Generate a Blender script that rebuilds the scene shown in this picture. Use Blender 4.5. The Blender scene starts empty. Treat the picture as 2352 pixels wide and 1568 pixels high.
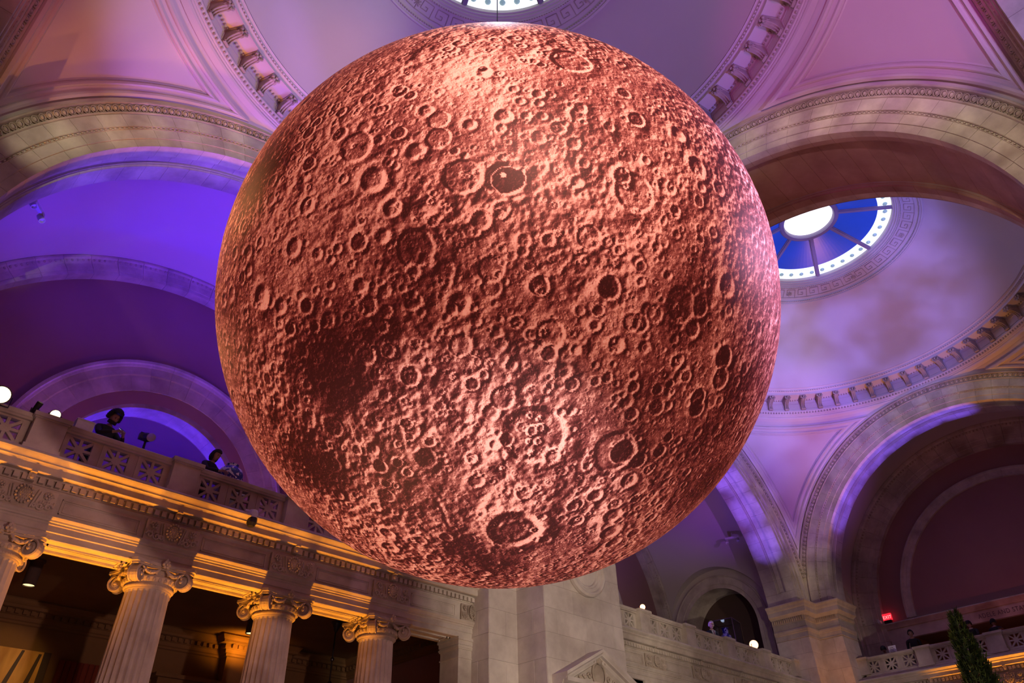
import bpy, bmesh, math, random
import numpy as np
from mathutils import Vector, Matrix
PI = math.pi
sin, cos, sqrt = math.sin, math.cos, math.sqrt
sc = bpy.context.scene
COL = sc.collection
random.seed(7)
rng = np.random.default_rng(11)

# ------------------------------------------------------------------ measures (metres)
H = 7.315          # half width of a square vaulted bay
R = 6.357          # radius of the arches
T = 3.042          # thickness of the transverse arch
D = 2 * H + T      # distance between dome centres
ZS = 10.70         # springing height
RP = 10.5          # radius of the pendentive sphere

# ------------------------------------------------------------------ camera
FW = Vector((0.56598556, 0.55944278, 0.60554448)); RT = Vector((0.71412447, -0.69970248, -0.02103998)); UP = Vector((-0.4119303, -0.44434246, 0.79553328))
cam_d = bpy.data.cameras.new('camera'); cam = bpy.data.objects.new('camera', cam_d); COL.objects.link(cam)
cam_d.sensor_width = 36; cam_d.lens = 1640.58 / 2352 * 36; cam_d.clip_end = 200
m3 = Matrix((RT, UP, -FW)).transposed()
CAMP = Vector((-5.8017, -5.7362, 1.5994))
cam.matrix_world = Matrix.Translation(CAMP) @ m3.to_4x4()
sc.camera = cam

# ------------------------------------------------------------------ world, view, lights
w = bpy.data.worlds.new('world'); sc.world = w; w.use_nodes = True
w.node_tree.nodes['Background'].inputs[0].default_value = (0.30, 0.34, 0.5, 1)
w.node_tree.nodes['Background'].inputs[1].default_value = 0.05
sc.view_settings.view_transform = 'Standard'; sc.view_settings.look = 'None'
sc.view_settings.exposure = 0.0; sc.view_settings.gamma = 1.0; sc.view_settings.use_curve_mapping = False

def spot(name, loc, to, col, power, ang=60, blend=0.6, size=0.12):
    d = bpy.data.lights.new(name, 'SPOT'); d.energy = power; d.color = col
    d.spot_size = math.radians(ang); d.spot_blend = blend; d.shadow_soft_size = size
    o = bpy.data.objects.new(name, d); COL.objects.link(o); o.location = loc
    o.rotation_euler = (Vector(to) - Vector(loc)).to_track_quat('-Z', 'Y').to_euler(); return o
def area(name, loc, to, col, power, sx, sy):
    d = bpy.data.lights.new(name, 'AREA'); d.energy = power; d.color = col; d.shape = 'RECTANGLE'; d.size = sx; d.size_y = sy
    o = bpy.data.objects.new(name, d); COL.objects.link(o); o.location = loc
    o.rotation_euler = (Vector(to) - Vector(loc)).to_track_quat('-Z', 'Y').to_euler(); return o
def gobo(o, scale, lo, hi):      # a textured glass in front of the lamp breaks its beam into soft clouds
    d = o.data; d.use_nodes = True; N = d.node_tree.nodes; L = d.node_tree.links; em = N['Emission']
    tc = N.new('ShaderNodeTexCoord'); n = N.new('ShaderNodeTexNoise'); n.inputs['Scale'].default_value = scale; n.inputs['Detail'].default_value = 2; L.new(tc.outputs['Normal'], n.inputs['Vector'])
    mr = N.new('ShaderNodeMapRange'); mr.inputs[1].default_value = .36; mr.inputs[2].default_value = .64; mr.inputs[3].default_value = lo; mr.inputs[4].default_value = hi; L.new(n.outputs['Fac'], mr.inputs[0]); L.new(mr.outputs[0], em.inputs['Strength'])
def arcwash(name, src, cx, cy, rz, rad, y, angs, col, power, cone, blend=0.9):
    # narrow beams following an arch ; local x along the wall, y into it
    for dg in angs:
        q = math.radians(dg); lx, lz = rad * cos(q), rad * sin(q); X = cx + lx * cos(rz) - y * sin(rz); Y = cy + lx * sin(rz) + y * cos(rz)
        spot(name, src, (X, Y, ZS + lz), col, power, cone, blend, 0.06)
BLUE = (0.09, 0.018, 1.0); LAV = (0.42, 0.32, 1.0); ORANGE = (1.0, 0.42, 0.05); CORAL = (1.0, 0.36, 0.19)
MAG = (0.95, 0.28, 0.62); WARM = (1.0, 0.80, 0.60); RED = (1.0, 0.16, 0.10)
LIGHTS = True
if LIGHTS:
#LIGHTS_BEGIN
    # added warm fill just above the hall floor, pointing up, unseen below the frame
    area('fill_hall_floor', (0, -1, 0.25), (0, -1, 9), (1.0, .70, .60), 75, 12, 11)
    area('fill_hall_floor_far', (D, 0, 0.25), (D, 0, 9), (1.0, .70, .62), 34, 12, 12)
    # added unseen spots: neutral wash on the piers and arch fronts
    spot('light_pier_wash', (2.0, -6.8, 4.0), (8.8, 6.4, 7.4), (1.0, .82, .66), 3600, 36)
    spot('light_colonnade_wash', (-2.0, -6.5, 3.2), (-1.0, 8.0, 4.6), (1.0, .56, .50), 1500, 50)
    spot('fill_banner', (-2.0, 11.2, 6.2), (-2.1, 14.1, 5.4), (1, .55, .15), 70, 50)  # added unseen spot that gives the banner its orange glow
    spot('fill_tree', (-3.5, -6.5, 1.0), (2.3, -3.7, 3.2), (1, .85, .6), 60, 30)  # added unseen spot to brighten the evergreen
    arcwash('light_arch_left_wash', (-6.7, -6.2, 9.4), 0, H, 0, 6.85, 0, (62, 71, 80, 89, 98, 107, 116, 125, 134, 143, 152), (1.0, .84, .55), 2600, 7.5)
    arcwash('light_arch_right_wash', (-5.4, -7.0, 9.4), H, 0, -PI / 2, 6.85, 0, (14, 24, 34, 43, 52, 61, 70, 79, 88, 97, 106), (1.0, .80, .58), 3000, 7.5)
    arcwash('light_arch_end_wash', (D - 5.0, -6.0, 9.3), D + H, 0, -PI / 2, 6.85, 0, (66, 76, 86, 96, 106, 116, 126, 136, 146, 156, 166), (1.0, .80, .58), 1500, 7)
    arcwash('light_arch_bay_two_wash', (D - 6.2, -4.0, 9.3), D, H, 0, 6.85, 0, (8, 18, 28, 38, 48), (1.0, .80, .58), 1400, 7)
    spot('light_corner_pier_wash', (D - 4.0, -5.5, 3.5), (D + 7.0, 7.0, 8.2), (1.0, .74, .62), 1500, 26)
    spot('light_balcony_two_wash', (3.5, -6.8, 3.0), (D - .5, 8.0, 7.6), (1.0, .80, .62), 2600, 26)
    # violet and blue beams along the undersides of the arches
    arcwash('light_arch_soffit', (3.6, 7.75, 8.3), 0, H, 0, 6.36, .62, (100, 114, 128, 142), (.36, .24, 1), 900, 12)
    arcwash('light_arch_soffit', (-4.2, 7.75, 8.3), 0, H, 0, 6.36, .85, (56, 70, 84), (.14, .05, 1), 800, 12)
    arcwash('light_bay_two_soffit', (D - 2.0, 7.75, 8.3), D, H, 0, 6.36, .65, (24, 38, 52, 66), (.20, .10, 1), 4200, 12)
    arcwash('light_end_soffit', (D + 7.75, -3.2, 8.3), D + H, 0, -PI / 2, 6.36, .65, (84, 96, 108, 120, 132, 144), (.18, .09, 1), 4800, 12)
    spot('fill_visitor', (D + 3.0, 6.8, 8.7), (D + 2.1, 9.0, 9.3), (.9, .75, .9), 30, 30)  # added unseen spot to brighten the man in the suit
    # coral theatre lamps aimed at the moon from the balconies round the bay
    spot('light_moon_left', (-4.6, 7.9, 8.85), (-1.2, 0.2, 8.6), (1.0, 0.34, 0.12), 300, 50)
    spot('light_moon_corner', (-6.9, 2.5, 9.5), (-0.8, 0, 8.4), (1.0, 0.40, 0.14), 600, 52)
    spot('light_moon_near_a', (-5.6, -7.9, 8.9), (0, 0, 8.6), (1.0, 0.40, 0.30), 2400, 50)
    spot('light_moon_near_b', (4.8, -8.0, 8.9), (0.3, 0, 8.6), (1.0, 0.44, 0.80), 3400, 50)
    spot('light_moon_far', (9.2, 5.2, 8.0), (0.6, 0, 7.4), (1.0, 0.24, 0.06), 450, 46)
    spot('light_moon_violet', (5.8, -8.0, 6.6), (2.2, -1.6, 8.0), (.55, .48, 1.0), 1500, 30)
    spot('light_moon_below', (-3.0, 2.5, 0.6), (-0.3, 0, 7), (1.0, 0.36, 0.15), 260, 60)
    # blue washes in the gallery vaults
    for cx, k in ((0, 1.0), (D, 0.10)):
        spot('light_gallery_blue', (cx - 3.5, 9.1, 7.7), (cx - 2.5, 10.6, 18), BLUE, 3000 * k, 74, 0.8)
        spot('light_gallery_blue', (cx + 3.5, 9.1, 7.7), (cx + 2.5, 10.8, 18), BLUE, 3800 * k, 74, 0.8)
    spot('light_lunette_red', (0, 10.5, 7.7), (0, 14.7, 14.5), (1.0, .18, .12), 220, 110)
    spot('light_door_arch', (0, 12.6, 7.7), (0, 14.7, 13.2), (.34, .16, 1), 260, 90)
    spot('light_door_soffit', (0, 15.0, 7.9), (0, 15.0, 13), BLUE, 700, 130)
    spot('light_door_room', (0, 16.6, 7.7), (0, 18.0, 12.0), (.01, .004, 1), 1300, 120)
    # second bay: left arch soffit and end arch soffit
    spot('light_near_gallery', (-1.0, -9.2, 7.8), (4.2, -9.3, 16.5), (.5, .36, 1), 2600, 60)
    # domes and pendentives
    spot('light_dome_blue', (5.2, -7.9, 9.0), (3.0, 2.6, 21.0), (0.24, 0.19, 1.0), 3400, 50)
    spot('light_dome_pale', (6.6, -5.5, 11.0), (-4.0, 3.8, 20.5), (0.95, 0.88, 0.88), 2400, 36)
    spot('light_skylight', (0, 0, 22.2), (0, 0, 10), (0.72, 0.80, 1.0), 1700, 44)
    spot('light_pendentive_left', (-6.9, -5.8, 9.5), (-5.7, 5.7, 16.8), (0.95, 0.15, 0.36), 1100, 26)
    spot('light_pendentive_left_violet', (6.8, 2.5, 9.6), (-3.4, 6.4, 18.2), (0.30, 0.12, 1.0), 3400, 26)
    spot('light_pendentive_right', (-6.0, -6.9, 9.2), (5.7, -5.6, 17.2), (0.66, 0.03, 0.55), 2600, 30)
    gobo(spot('light_dome_two', (D - 5.5, -6.5, 9.0), (D + 2.0, 2.5, 21.0), (0.22, 0.19, 1.0), 8200, 56), 9, .45, 1.4)
    spot('light_dome_two_low', (D - 4.5, -6.5, 9.0), (D + 2.0, 5.5, 19.8), (0.80, 0.78, 1.0), 1800, 34)
    spot('light_pendentive_far', (D - 5.0, -5.5, 9.0), (D + 5.6, 5.8, 16.5), (0.42, 0.09, 1.0), 4200, 32)
    spot('light_pendentive_far_coral', (D - 5.0, 5.0, 9.5), (D + 6.6, 1.5, 18.0), (1.0, 0.16, 0.12), 300, 34)
    # reddish glow under the transverse arch and on the end wall
    spot('light_transverse', (8.8, -4.6, 2.0), (8.8, 0.5, 17.0), (1.0, 0.24, 0.12), 950, 80)
    spot('light_end_wall', (D + 9.5, 0.5, 7.9), (D + 12.0, 2.0, 12.5), RED, 50, 120)
    spot('light_gallery_two', (D + 1.0, 12.0, 7.8), (D, 13.0, 13), (0.9, 0.3, 0.3), 25, 130); spot('light_gallery_two_violet', (D, 9.2, 7.7), (D + 1.5, 11.2, 18), (.26, .08, .80), 800, 90)
    # amber uplights between the columns
    s_ = 2 * R / 5
    for i in range(5):
        x = -2 * s_ + i * s_
        spot('light_colonnade', (x, 7.58, 0.3), (x, 7.84, 7.3), (1.0, .32, .015), (2600, 2600, 2400, 1800, 120)[i], 25, 0.5, 0.04); spot('light_colonnade_inner', (x, 8.35, 0.3), (x, 8.30, 7.3), (1.0, .33, .015), (1700, 1700, 1500, 1200, 60)[i], 22, 0.5, 0.04)
    spot('light_colonnade_end', (D + 7.55, 1.2, 0.4), (D + 7.82, 1.2, 7.5), (1.0, .33, .02), 4200, 46, 0.7, 0.05)
    spot('light_end_pier', (D + 5.9, 5.9, 5.6), (D + 6.9, 6.95, 10.2), (1.0, .33, .02), 130, 60, 0.7, 0.05)
    spot('light_portico', (3.1, 13.3, 6.5), (3.2, 13.7, 7.1), (1, .38, .02), 40, 160, 0.9, 0.1)
    spot('light_portico_soft', (-1.5, 11, 2.0), (-1.5, 13.5, 6), (1.0, 0.34, 0.05), 3, 140, 0.9, 0.4)
#LIGHTS_END

# ------------------------------------------------------------------ materials
def new_mat(name):
    m = bpy.data.materials.new(name); m.use_nodes = True; nt = m.node_tree
    return m, nt, nt.nodes['Principled BSDF']
def stone(name, c1, c2, rough=0.75, scale=0.9, bump=0.25, stain=0.0):
    m, nt, b = new_mat(name); N = nt.nodes; L = nt.links
    tc = N.new('ShaderNodeTexCoord'); gm = N.new('ShaderNodeNewGeometry')
    n1 = N.new('ShaderNodeTexNoise'); n1.inputs['Scale'].default_value = scale; n1.inputs['Detail'].default_value = 6; n1.inputs['Roughness'].default_value = 0.6
    L.new(gm.outputs['Position'], n1.inputs['Vector'])
    mx = N.new('ShaderNodeMix'); mx.data_type = 'RGBA'; mx.inputs[6].default_value = (*c1, 1); mx.inputs[7].default_value = (*c2, 1)
    cr = N.new('ShaderNodeMapRange'); cr.inputs[1].default_value = 0.35; cr.inputs[2].default_value = 0.68; L.new(n1.outputs['Fac'], cr.inputs[0]); L.new(cr.outputs[0], mx.inputs[0])
    oi = N.new('ShaderNodeObjectInfo'); hv = N.new('ShaderNodeHueSaturation'); mr = N.new('ShaderNodeMapRange'); mr.inputs[3].default_value = 0.93; mr.inputs[4].default_value = 1.06
    L.new(oi.outputs['Random'], mr.inputs[0]); L.new(mr.outputs[0], hv.inputs['Value']); L.new(mx.outputs[2], hv.inputs['Color'])
    out = hv.outputs['Color']
    if stain > 0:
        n3 = N.new('ShaderNodeTexNoise'); n3.inputs['Scale'].default_value = 0.55; n3.inputs['Detail'].default_value = 3; L.new(gm.outputs['Position'], n3.inputs['Vector'])
        r3 = N.new('ShaderNodeMapRange'); r3.inputs[1].default_value = 0.60; r3.inputs[2].default_value = 0.70; r3.inputs[4].default_value = stain; L.new(n3.outputs['Fac'], r3.inputs[0])
        m3_ = N.new('ShaderNodeMix'); m3_.data_type = 'RGBA'; m3_.inputs[7].default_value = (c2[0] * 0.55, c2[1] * 0.45, c2[2] * 0.38, 1)
        L.new(r3.outputs[0], m3_.inputs[0]); L.new(out, m3_.inputs[6]); out = m3_.outputs[2]
    L.new(out, b.inputs['Base Color']); b.inputs['Roughness'].default_value = rough
    n2 = N.new('ShaderNodeTexNoise'); n2.inputs['Scale'].default_value = 40; n2.inputs['Detail'].default_value = 4; L.new(gm.outputs['Position'], n2.inputs['Vector'])
    bp = N.new('ShaderNodeBump'); bp.inputs['Strength'].default_value = bump; bp.inputs['Distance'].default_value = 0.01; L.new(n2.outputs['Fac'], bp.inputs['Height']); L.new(bp.outputs[0], b.inputs['Normal'])
    return m
def plain(name, c, rough=0.6, metal=0.0, emit=None, es=0.0, spec=None):
    m, nt, b = new_mat(name); N = nt.nodes; L = nt.links
    n1 = N.new('ShaderNodeTexNoise'); n1.inputs['Scale'].default_value = 6; mx = N.new('ShaderNodeMix'); mx.data_type = 'RGBA'
    mx.inputs[6].default_value = (*c, 1); mx.inputs[7].default_value = (c[0] * 0.82, c[1] * 0.82, c[2] * 0.82, 1); L.new(n1.outputs['Fac'], mx.inputs[0]); L.new(mx.outputs[2], b.inputs['Base Color'])
    b.inputs['Roughness'].default_value = rough; b.inputs['Metallic'].default_value = metal
    if emit: b.inputs['Emission Color'].default_value = (*emit, 1); b.inputs['Emission Strength'].default_value = es
    return m
M = {}
M['stone'] = stone('limestone', (0.60, 0.54, 0.45), (0.40, 0.34, 0.28), scale=1.6, stain=0.6)
M['stone_pale'] = stone('pale limestone', (0.66, 0.60, 0.52), (0.47, 0.41, 0.35), scale=1.5, stain=0.35)
M['joint'] = stone('stone joint mortar', (0.32, 0.27, 0.22), (0.26, 0.21, 0.17))
M['soffit'] = stone('shade browned soffit stone', (0.42, 0.29, 0.23), (0.28, 0.17, 0.13), stain=0.5)  # reddish brown shade put into the stone colour, with random stain patches
M['plaster'] = stone('cream plaster', (0.66, 0.60, 0.54), (0.62, 0.56, 0.50), rough=0.85, scale=0.35, bump=0.12)
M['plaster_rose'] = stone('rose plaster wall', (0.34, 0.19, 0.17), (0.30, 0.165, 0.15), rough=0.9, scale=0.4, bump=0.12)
M['vault'] = stone('gallery vault plaster', (0.60, 0.54, 0.50), (0.57, 0.51, 0.47), rough=0.9, scale=0.4, bump=0.12)
M['carved'] = stone('carved limestone', (0.54, 0.46, 0.37), (0.36, 0.30, 0.23), scale=2, bump=0.4)
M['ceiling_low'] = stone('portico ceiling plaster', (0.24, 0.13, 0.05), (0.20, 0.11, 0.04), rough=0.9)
M['floor'] = stone('pale floor stone', (0.45, 0.42, 0.38), (0.36, 0.33, 0.30), rough=0.4)
M['dark_room'] = plain('dark brown matt surface', (0.10, 0.06, 0.05), 0.9)
M['black'] = plain('black metal', (0.02, 0.02, 0.022), 0.4)
M['white'] = plain('white enamel', (0.75, 0.75, 0.76), 0.4)
M['white_glow'] = plain('white glass lit by the sky', (0.9, 0.95, 1.0), 0.4, 0, (0.90, 1.0, 0.98), 1.15)
M['disc_glow'] = plain('bright roof light glass', (1, 1, 1), 0.4, 0, (1, 1, 1), 1.6)
M['blue_glass'] = plain('deep blue roof glass', (0.02, 0.05, 0.30), 0.25, 0, (0.010, 0.045, 0.42), 0.75)
M['rib'] = plain('painted bronze rib', (0.30, 0.26, 0.34), 0.6)
M['roundel'] = plain('glass roundel', (0.30, 0.42, 0.42), 0.2, 0, (0.25, 0.42, 0.42), 0.6)
M['lamp_amber'] = plain('lit amber lens', (1, 0.8, 0.5), 0.3, 0, (1.0, 0.74, 0.42), 3.5)
M['lamp_red'] = plain('lit coral lens', (1, 0.5, 0.3), 0.3, 0, (1.0, 0.42, 0.20), 4.5)
M['lamp_white'] = plain('lit cool lens', (0.9, 0.9, 1), 0.3, 0, (0.75, 0.8, 1.0), 4)
M['downlight'] = plain('lit downlight aperture', (1, 0.9, 0.6), 0.3, 0, (1.0, 0.78, 0.35), 1.6)
M['exit_red'] = plain('red exit sign face', (0.6, 0.02, 0.03), 0.4, 0, (1.0, 0.02, 0.04), 1.3)
M['exit_text'] = plain('pale exit lettering', (0.9, 0.4, 0.4), 0.4, 0, (1.0, 0.30, 0.30), 1.6)
M['skin'] = plain('skin', (0.42, 0.24, 0.17), 0.6)
M['skin_pale'] = plain('pale skin', (0.62, 0.42, 0.34), 0.6)
M['hair'] = plain('black hair', (0.012, 0.010, 0.010), 0.8)
M['hair_grey'] = plain('white hair', (0.62, 0.60, 0.58), 0.8)
M['cloth_black'] = plain('black cloth', (0.018, 0.018, 0.022), 0.9)
M['cloth_navy'] = plain('navy suit cloth', (0.02, 0.025, 0.05), 0.85)
M['shirt'] = plain('pale shirt cloth', (0.65, 0.68, 0.80), 0.8)
M['tie'] = plain('dark red tie', (0.16, 0.02, 0.04), 0.7)
M['phone'] = plain('lit phone screen', (0.8, 0.9, 1), 0.3, 0, (0.8, 0.9, 1.0), 3)
M['paper'] = plain('white paper card', (0.80, 0.80, 0.84), 0.8)
M['frame_dark'] = plain('dark wood', (0.05, 0.025, 0.015), 0.5)
M['letter'] = plain('incised grey lettering', (0.13, 0.105, 0.10), 0.8)
M['leaf'] = stone('dark evergreen foliage', (0.050, 0.11, 0.030), (0.020, 0.05, 0.016), rough=0.6, scale=5, bump=0.1)
M['leaf_tip'] = stone('fresh evergreen tips', (0.16, 0.26, 0.05), (0.08, 0.15, 0.03), rough=0.6, scale=5, bump=0.1)
M['bark'] = stone('brown bark', (0.10, 0.06, 0.035), (0.06, 0.035, 0.02), scale=8)
M['terracotta'] = stone('planter clay', (0.28, 0.15, 0.10), (0.22, 0.11, 0.07), scale=3)
def mat_glass():
    m, nt, b = new_mat('clear case glass'); b.inputs['Base Color'].default_value = (0.8, 0.85, 0.9, 1); b.inputs['Roughness'].default_value = 0.05
    b.inputs['Transmission Weight'].default_value = 1.0; b.inputs['IOR'].default_value = 1.1; return m
M['glass'] = mat_glass()
def mat_vase():
    m, nt, b = new_mat('blue and white glazed porcelain'); N = nt.nodes; L = nt.links
    tc = N.new('ShaderNodeTexCoord'); v = N.new('ShaderNodeTexNoise'); v.inputs['Scale'].default_value = 7.5; v.inputs['Detail'].default_value = 3; v.inputs['Distortion'].default_value = 1.6
    L.new(tc.outputs['Object'], v.inputs['Vector']); cr = N.new('ShaderNodeValToRGB'); cr.color_ramp.interpolation = 'CONSTANT'
    cr.color_ramp.elements[0].color = (0.03, 0.04, 0.22, 1); cr.color_ramp.elements[1].position = 0.52; cr.color_ramp.elements[1].color = (0.75, 0.77, 0.85, 1)
    L.new(v.outputs['Fac'], cr.inputs[0]); L.new(cr.outputs[0], b.inputs['Base Color']); b.inputs['Roughness'].default_value = 0.12; return m
M['vase'] = mat_vase()
def mat_painting():
    m, nt, b = new_mat('printed banner of a golden field'); N = nt.nodes; L = nt.links
    tc = N.new('ShaderNodeTexCoord'); mp = N.new('ShaderNodeMapping'); mp.inputs['Scale'].default_value = (1.2, 1, 0.35); L.new(tc.outputs['Object'], mp.inputs[0])
    n = N.new('ShaderNodeTexNoise'); n.inputs['Scale'].default_value = 3; n.inputs['Detail'].default_value = 5; L.new(mp.outputs[0], n.inputs['Vector'])
    cr = N.new('ShaderNodeValToRGB'); e = cr.color_ramp.elements; e[0].position = 0.3; e[0].color = (0.45, 0.20, 0.03, 1); e[1].position = 0.7; e[1].color = (0.85, 0.50, 0.12, 1)
    L.new(n.outputs['Fac'], cr.inputs[0]); L.new(cr.outputs[0], b.inputs['Base Color']); b.inputs['Roughness'].default_value = 0.6; return m
M['painting'] = mat_painting()

# ------------------------------------------------------------------ helpers
def link(o, parent=None):
    COL.objects.link(o)
    if parent: o.parent = parent
    return o
def mesh_from(name, vs, fs, mat=None, smooth=False):
    me = bpy.data.meshes.new(name); me.from_pydata([tuple(v) for v in vs], [], [tuple(f) for f in fs]); me.update()
    if mat:
        for mm in (mat if isinstance(mat, list) else [mat]): me.materials.append(mm)
    if smooth: me.polygons.foreach_set('use_smooth', [True] * len(me.polygons))
    return me
class MB:
    def __init__(s): s.v = []; s.f = []; s.mi = []
    def add(s, vs, fs, mi=0):
        o = len(s.v); s.v += [tuple(v) for v in vs]; s.f += [tuple(i + o for i in f) for f in fs]; s.mi += [mi] * len(fs)
    def box(s, x0, x1, y0, y1, z0, z1, mi=0, M4=None):
        vs = [Vector((x, y, z)) for x in (x0, x1) for y in (y0, y1) for z in (z0, z1)]
        if M4: vs = [M4 @ v for v in vs]
        s.add(vs, [(0, 1, 3, 2), (4, 6, 7, 5), (0, 4, 5, 1), (2, 3, 7, 6), (0, 2, 6, 4), (1, 5, 7, 3)], mi)
    def prism(s, poly, a, b, axis='y', mi=0, M4=None):   # poly in the two other axes (x,z) for axis y
        n = len(poly)
        if axis == 'y': vs = [Vector((p[0], t, p[1])) for t in (a, b) for p in poly]
        elif axis == 'x': vs = [Vector((t, p[0], p[1])) for t in (a, b) for p in poly]
        else: vs = [Vector((p[0], p[1], t)) for t in (a, b) for p in poly]
        if M4: vs = [M4 @ v for v in vs]
        s.add(vs, [tuple(range(n)), tuple(range(2 * n - 1, n - 1, -1))] + [(i, i + n, (i + 1) % n + n, (i + 1) % n) for i in range(n)], mi)
    def lathe(s, prof, n=24, M4=None, mi=0, a0=0.0, a1=2 * PI):
        full = abs(a1 - a0 - 2 * PI) < 1e-6; k = n if full else n + 1
        vs = []
        for i in range(k):
            a = a0 + (a1 - a0) * i / n
            for r_, z_ in prof: vs.append(Vector((r_ * cos(a), r_ * sin(a), z_)))
        if M4: vs = [M4 @ v for v in vs]
        m = len(prof); fs = []
        for i in range(n):
            j = (i + 1) % k
            for q in range(m - 1): fs.append((i * m + q, j * m + q, j * m + q + 1, i * m + q + 1))
        s.add(vs, fs, mi)
    def tube(s, pts, r_, n=6, mi=0, cap=True):
        pts = [Vector(p) for p in pts]; vs = []; fs = []
        for i, p in enumerate(pts):
            t = (pts[min(i + 1, len(pts) - 1)] - pts[max(i - 1, 0)]).normalized()
            a = t.orthogonal().normalized() if i == 0 else (a - t * a.dot(t)).normalized()
            b = t.cross(a); rr = r_[i] if isinstance(r_, (list, tuple)) else r_
            for k in range(n): vs.append(p + (a * cos(2 * PI * k / n) + b * sin(2 * PI * k / n)) * rr)
        for i in range(len(pts) - 1):
            for k in range(n): fs.append((i * n + k, i * n + (k + 1) % n, (i + 1) * n + (k + 1) % n, (i + 1) * n + k))
        if cap: fs += [tuple(range(n - 1, -1, -1)), tuple(range((len(pts) - 1) * n, len(pts) * n))]
        s.add(vs, fs, mi)
    def ball(s, c, r_, n=8, m=5, mi=0, M4=None):
        rx, ry, rz = r_ if isinstance(r_, (list, tuple)) else (r_, r_, r_)
        vs = [Vector((c[0], c[1], c[2] - rz))]
        for j in range(1, m):
            t = PI * j / m
            for i in range(n): a = 2 * PI * i / n; vs.append(Vector((c[0] + rx * sin(t) * cos(a), c[1] + ry * sin(t) * sin(a), c[2] - rz * cos(t))))
        vs.append(Vector((c[0], c[1], c[2] + rz)))
        if M4: vs = [M4 @ v for v in vs]
        fs = [(0, 1 + (i + 1) % n, 1 + i) for i in range(n)]
        for j in range(m - 2):
            for i in range(n): fs.append((1 + j * n + i, 1 + j * n + (i + 1) % n, 1 + (j + 1) * n + (i + 1) % n, 1 + (j + 1) * n + i))
        l = len(vs) - 1; fs += [(l, 1 + (m - 2) * n + i, 1 + (m - 2) * n + (i + 1) % n) for i in range(n)]
        s.add(vs, fs, mi)
    def mesh(s, name, mat, smooth=False):
        me = mesh_from(name, s.v, s.f, mat, smooth)
        if isinstance(mat, list): me.polygons.foreach_set('material_index', s.mi)
        return me
    def build(s, name, mat, parent=None, smooth=False, kind=None, label=None):
        o = bpy.data.objects.new(name, s.mesh(name, mat, smooth)); link(o, parent)
        if kind: o['kind'] = kind
        if label: o['label'] = label
        return o
def put(name, me, parent=None, loc=(0, 0, 0), rot=(0, 0, 0), scale=(1, 1, 1), kind=None):
    o = bpy.data.objects.new(name, me); link(o, parent); o.location = loc; o.rotation_euler = rot; o.scale = scale
    if kind: o['kind'] = kind
    return o
def tag(o, label, cat, group=None):
    o['label'] = label; o['category'] = cat
    if group: o['group'] = group
    return o
def struct(o): o['kind'] = 'structure'; return o
def empty(name, loc=(0, 0, 0), rz=0.0, label=None, cat=None, group=None):
    o = bpy.data.objects.new(name, None); link(o); o.location = loc; o.rotation_euler = (0, 0, rz); o.empty_display_size = 0.2
    if label: tag(o, label, cat, group)
    return o
def copy_tree(o, parent=None, loc=None, rz=None, label=None):
    c = o.copy(); COL.objects.link(c)
    if parent: c.parent = parent
    if loc is not None: c.location = loc
    if rz is not None: c.rotation_euler = (0, 0, rz)
    if label: c['label'] = label
    for ch in list(o.children): copy_tree(ch, c)
    return c
def arcsweep(prof, a0, a1, n, caps=True):
    """profile points (radius, y) swept about the y axis; angle 0 points to +x, 90 deg to +z"""
    vs = []; m = len(prof)
    for i in range(n + 1):
        a = a0 + (a1 - a0) * i / n
        for r_, y in prof: vs.append((r_ * cos(a), y, r_ * sin(a)))
    fs = []
    for i in range(n):
        for q in range(m):
            q2 = (q + 1) % m
            if not caps and q2 == 0: continue
            fs.append((i * m + q, (i + 1) * m + q, (i + 1) * m + q2, i * m + q2))
    if caps: fs += [tuple(range(m)), tuple(range((n + 1) * m - 1, n * m - 1, -1))]
    return vs, fs
def linsweep(prof, x0, x1, mb, caps=True):
    m = len(prof); vs = [(x, y, z) for x in (x0, x1) for y, z in prof]
    fs = [(q, q + m, (q + 1) % m + m, (q + 1) % m) for q in range(m)]
    if caps: fs += [tuple(range(m)), tuple(range(2 * m - 1, m - 1, -1))]
    mb.add(vs, fs)
def pathsweep(path, prof, mb):
    """open plan path (x,y), room on its left; profile (offset into room, z)"""
    n = len(path); P = [Vector(p) for p in path]; vs = []; m = len(prof)
    for i in range(n):
        d0 = (P[i] - P[i - 1]).normalized() if i > 0 else None; d1 = (P[i + 1] - P[i]).normalized() if i < n - 1 else None
        l0 = Vector((-d0.y, d0.x)) if d0 else None; l1 = Vector((-d1.y, d1.x)) if d1 else None
        if l0 is None: mt = l1
        elif l1 is None: mt = l0
        else: mt = (l0 + l1) / max(0.2, 1 + l0.dot(l1))
        for o, z in prof: vs.append((P[i].x + mt.x * o, P[i].y + mt.y * o, z))
    fs = []
    for i in range(n - 1):
        for q in range(m - 1): fs.append((i * m + q, (i + 1) * m + q, (i + 1) * m + q + 1, i * m + q + 1))
    mb.add(vs, fs)

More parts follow.
